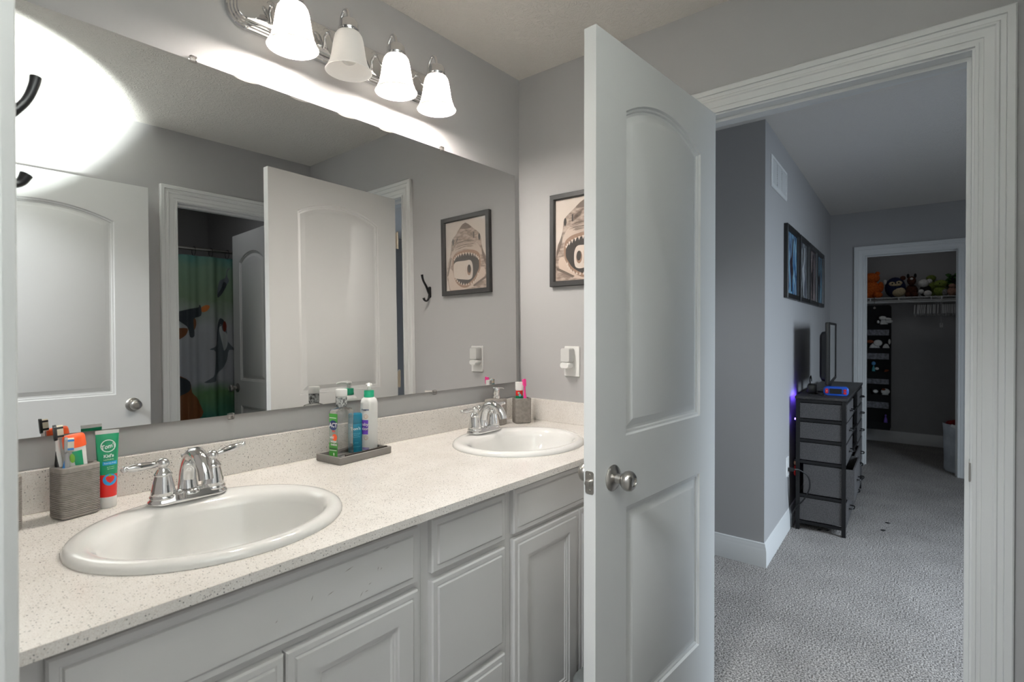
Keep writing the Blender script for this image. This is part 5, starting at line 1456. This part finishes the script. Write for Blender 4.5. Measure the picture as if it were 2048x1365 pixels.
og_toy('toy_bottle', 'tiny purple toy bottle in the bottom organizer pocket', -0.985, 0.2085, [('body', 'toypurple', [((0, 0, 0.070), (0.018, 0.014, 0.070))]), ('cap', 'toypurple', [((0, 0, 0.150), (0.010, 0.010, 0.014))])])

hm = thing('hamper', 'pale fabric laundry hamper in the closet behind the right door jamb', 'hamper', (6.405, -1.632, 0.0005))
M['hamper'] = mat_mottle('hamper_fabric', rgb(176, 180, 186), rgb(206, 210, 214), 8, 0.9, bump=0.4)
mb = MB(); mb.lathe([(0.001, 0.0), (0.135, 0.0), (0.143, 0.015), (0.140, 0.12), (0.147, 0.25), (0.146, 0.36), (0.153, 0.435), (0.150, 0.438), (0.144, 0.36), (0.140, 0.10)], (0, 0, 0), (0, 0, 1), 28, False, False); mb.build('bag', 'hamper', hm, smooth=60)
mb = MB(); mb.box((-0.165, 0.055, 0.425), (0.012, 0.075, 0.026), 0.003, Matrix.Rotation(R(18), 3, 'X')); mb.build('tag', 'white', hm)
cl = thing('laundry', 'red clothes heaped in the closet hamper', 'clothes', (6.405, -1.632, 0.34))
M['redcloth'] = mat_mottle('red_cloth', rgb(110, 22, 24), rgb(150, 36, 36), 18, 0.95, bump=0.5)
mb = MB(); mb.lathe([(0.10, 0.0), (0.132, 0.05), (0.135, 0.085), (0.120, 0.112), (0.08, 0.125), (0.03, 0.120)], (0, 0, 0), (0, 0, 1), 20); mb.ball((-0.06, 0.05, 0.11), (0.055, 0.06, 0.022), 12); mb.build('pile', 'redcloth', cl)
fr = thing('floor_register', 'dark metal floor vent at the closet doorway', 'vent', (6.97, -0.690, 0.0005))
mb = MB(); mb.bx(-0.05, 0.05, -0.13, 0.13, 0, 0.005, 0.002); simple('register', 46, 44, 42, 0.5); mb.build('plate', 'register', fr)
mb = MB()
for i in range(14):
    mb.bx(-0.038, 0.038, -0.112 + i * 0.0165, -0.106 + i * 0.0165, 0.0052, 0.0062)
mb.build('fins', 'black', fr, smooth=None)

# ------------------------------------------------------------------ toilet room (seen dark in the mirror)
CY = -2.76
rod = thing('curtain_rod', 'chrome shower curtain rod in the dark toilet room', 'rod', (1.0, CY, 1.955))
mb = MB(); mb.tube([(XW + 0.002 - 1.0, 0, 0), (XE - 0.002 - 1.0, 0, 0)], 0.0125, 14); mb.build('bar', 'nickel', rod)
mb = MB()
for x in (XW + 0.001 - 1.0, XE - 0.001 - 1.0):
    s_ = 1 if x < 0 else -1
    mb.lathe([(0.028, 0), (0.028, 0.006), (0.016, 0.012)], (x, 0, 0), (s_, 0, 0), 18)
mb.build('end_flange', 'nickel', rod)
sc = thing('shower_curtain', 'printed shower curtain with sharks hanging in the dark toilet room', 'shower curtain', (1.0, CY, 0.0))
wv = lambda x: 0.016 * math.sin(x * 2 * PI / 0.155) + 0.006 * math.sin(x * 2 * PI / 0.061 + 1)
M['curtain'] = mat_curtain('printed_curtain')
mb = MB(); zs = [0.12 + (1.905 - 0.12) * i / 12 for i in range(13)]
for off in (0.0,):
    mb.loops([[V((-0.30 + 1.20 * i / 150, wv(-0.30 + 1.20 * i / 150) * (0.6 + 0.4 * (1.9 - z)), z)) for i in range(151)] for z in zs], False, False, closed=False)
mb.build('cloth', 'curtain', sc, smooth=80, normals=False)
for i in range(11):
    mb = MB(); x = -0.27 + i * 0.1165
    c_ = V((x, 0, 1.937)); mb.tube([c_ + V((0, 0.034 * math.cos(a), 0.034 * math.sin(a))) for a in [2 * PI * q / 16 for q in range(17)]], 0.0018, 6); o = mb.build('ring', 'blackmetal', sc)


def cpt(px, py, k=0):
    u, v = 340 + px / 3.1, 400 + py / 3.1
    x = 1.437 + (u - 357) * 0.00353 - 1.0; z = 1.452 - (v - 636) * 0.00373
    return V((x, wv(x) * (0.6 + 0.4 * (1.9 - z)) + 0.0022 + 0.0006 * k, z))


def cprint(name, m, pts, k=0):
    """print on the curtain: cut into narrow strips so it follows the folds"""
    pts = smooth_poly(pts, 3)
    bm = bmesh.new(); vs = [bm.verts.new(V((x, y, 0))) for x, y in pts]
    es = [bm.edges.new((vs[i], vs[(i + 1) % len(vs)])) for i in range(len(vs))]
    bmesh.ops.triangle_fill(bm, use_beauty=True, edges=es)
    x = math.floor(min(p[0] for p in pts) / 8) * 8
    while x < max(p[0] for p in pts):
        bmesh.ops.bisect_plane(bm, geom=bm.verts[:] + bm.edges[:] + bm.faces[:], plane_co=(x, 0, 0), plane_no=(1, 0, 0)); x += 8
    for v in bm.verts:
        v.co = cpt(v.co.x, v.co.y, k)
    mb = MB(); mb.bm.free(); mb.bm = bm; o = mb.build(name, m, sc, smooth=None, normals=False)
    return o


simple('shdark', 52, 60, 66, 0.6); simple('shmid', 96, 106, 112, 0.6); simple('shbelly', 176, 182, 184, 0.6); simple('shred', 120, 44, 26, 0.6); simple('shbrown', 120, 74, 40, 0.6); simple('shflame', 190, 110, 50, 0.6)
cprint('shark_print', 'shmid', [(305, 735), (330, 750), (345, 800), (352, 885), (392, 940), (356, 935), (345, 1000), (322, 1045), (275, 1090), (262, 1130), (200, 1132), (250, 1100), (262, 1050), (268, 945), (232, 930), (270, 910), (280, 880), (290, 780)])
cprint('shark_print', 'shdark', [(305, 735), (330, 750), (318, 775), (296, 800), (290, 870), (282, 880), (290, 780)], 1)
cprint('shark_print', 'shbelly', [(310, 770), (320, 812), (345, 830), (349, 900), (330, 940), (318, 900), (300, 810)], 1)
cprint('shark_print', 'shred', ellp(333, 786, 12, 34, 14), 2)
cprint('shark_print', 'shmid', [(366, 414), (352, 440), (352, 470), (360, 495), (349, 520), (325, 570), (295, 605), (290, 570), (305, 500), (340, 478), (352, 425)])
cprint('shark_print', 'shdark', [(349, 520), (325, 570), (295, 605), (292, 585), (315, 545), (330, 505)], 1)
cprint('gun_print', 'shdark', [(46, 705), (125, 680), (175, 670), (180, 655), (190, 665), (190, 720), (150, 735), (140, 760), (145, 845), (115, 850), (105, 800), (80, 770), (46, 740)], 1)
cprint('paw_print', 'shbrown', [(110, 735), (150, 738), (157, 780), (135, 825), (118, 830), (100, 790)], 0)
cprint('paw_print', 'shbrown', [(46, 805), (100, 800), (92, 840), (60, 866), (46, 862)], 0)
cprint('flame_print', 'shflame', [(191, 672), (215, 655), (238, 662), (222, 690), (195, 698)], 0)
cprint('animal_print', 'shbrown', [(46, 1100), (110, 1120), (125, 1185), (170, 1240), (190, 1340), (46, 1360)], 0)
cprint('animal_print', 'shdark', [(46, 1095), (100, 1110), (116, 1150), (100, 1180), (46, 1200)], 1)
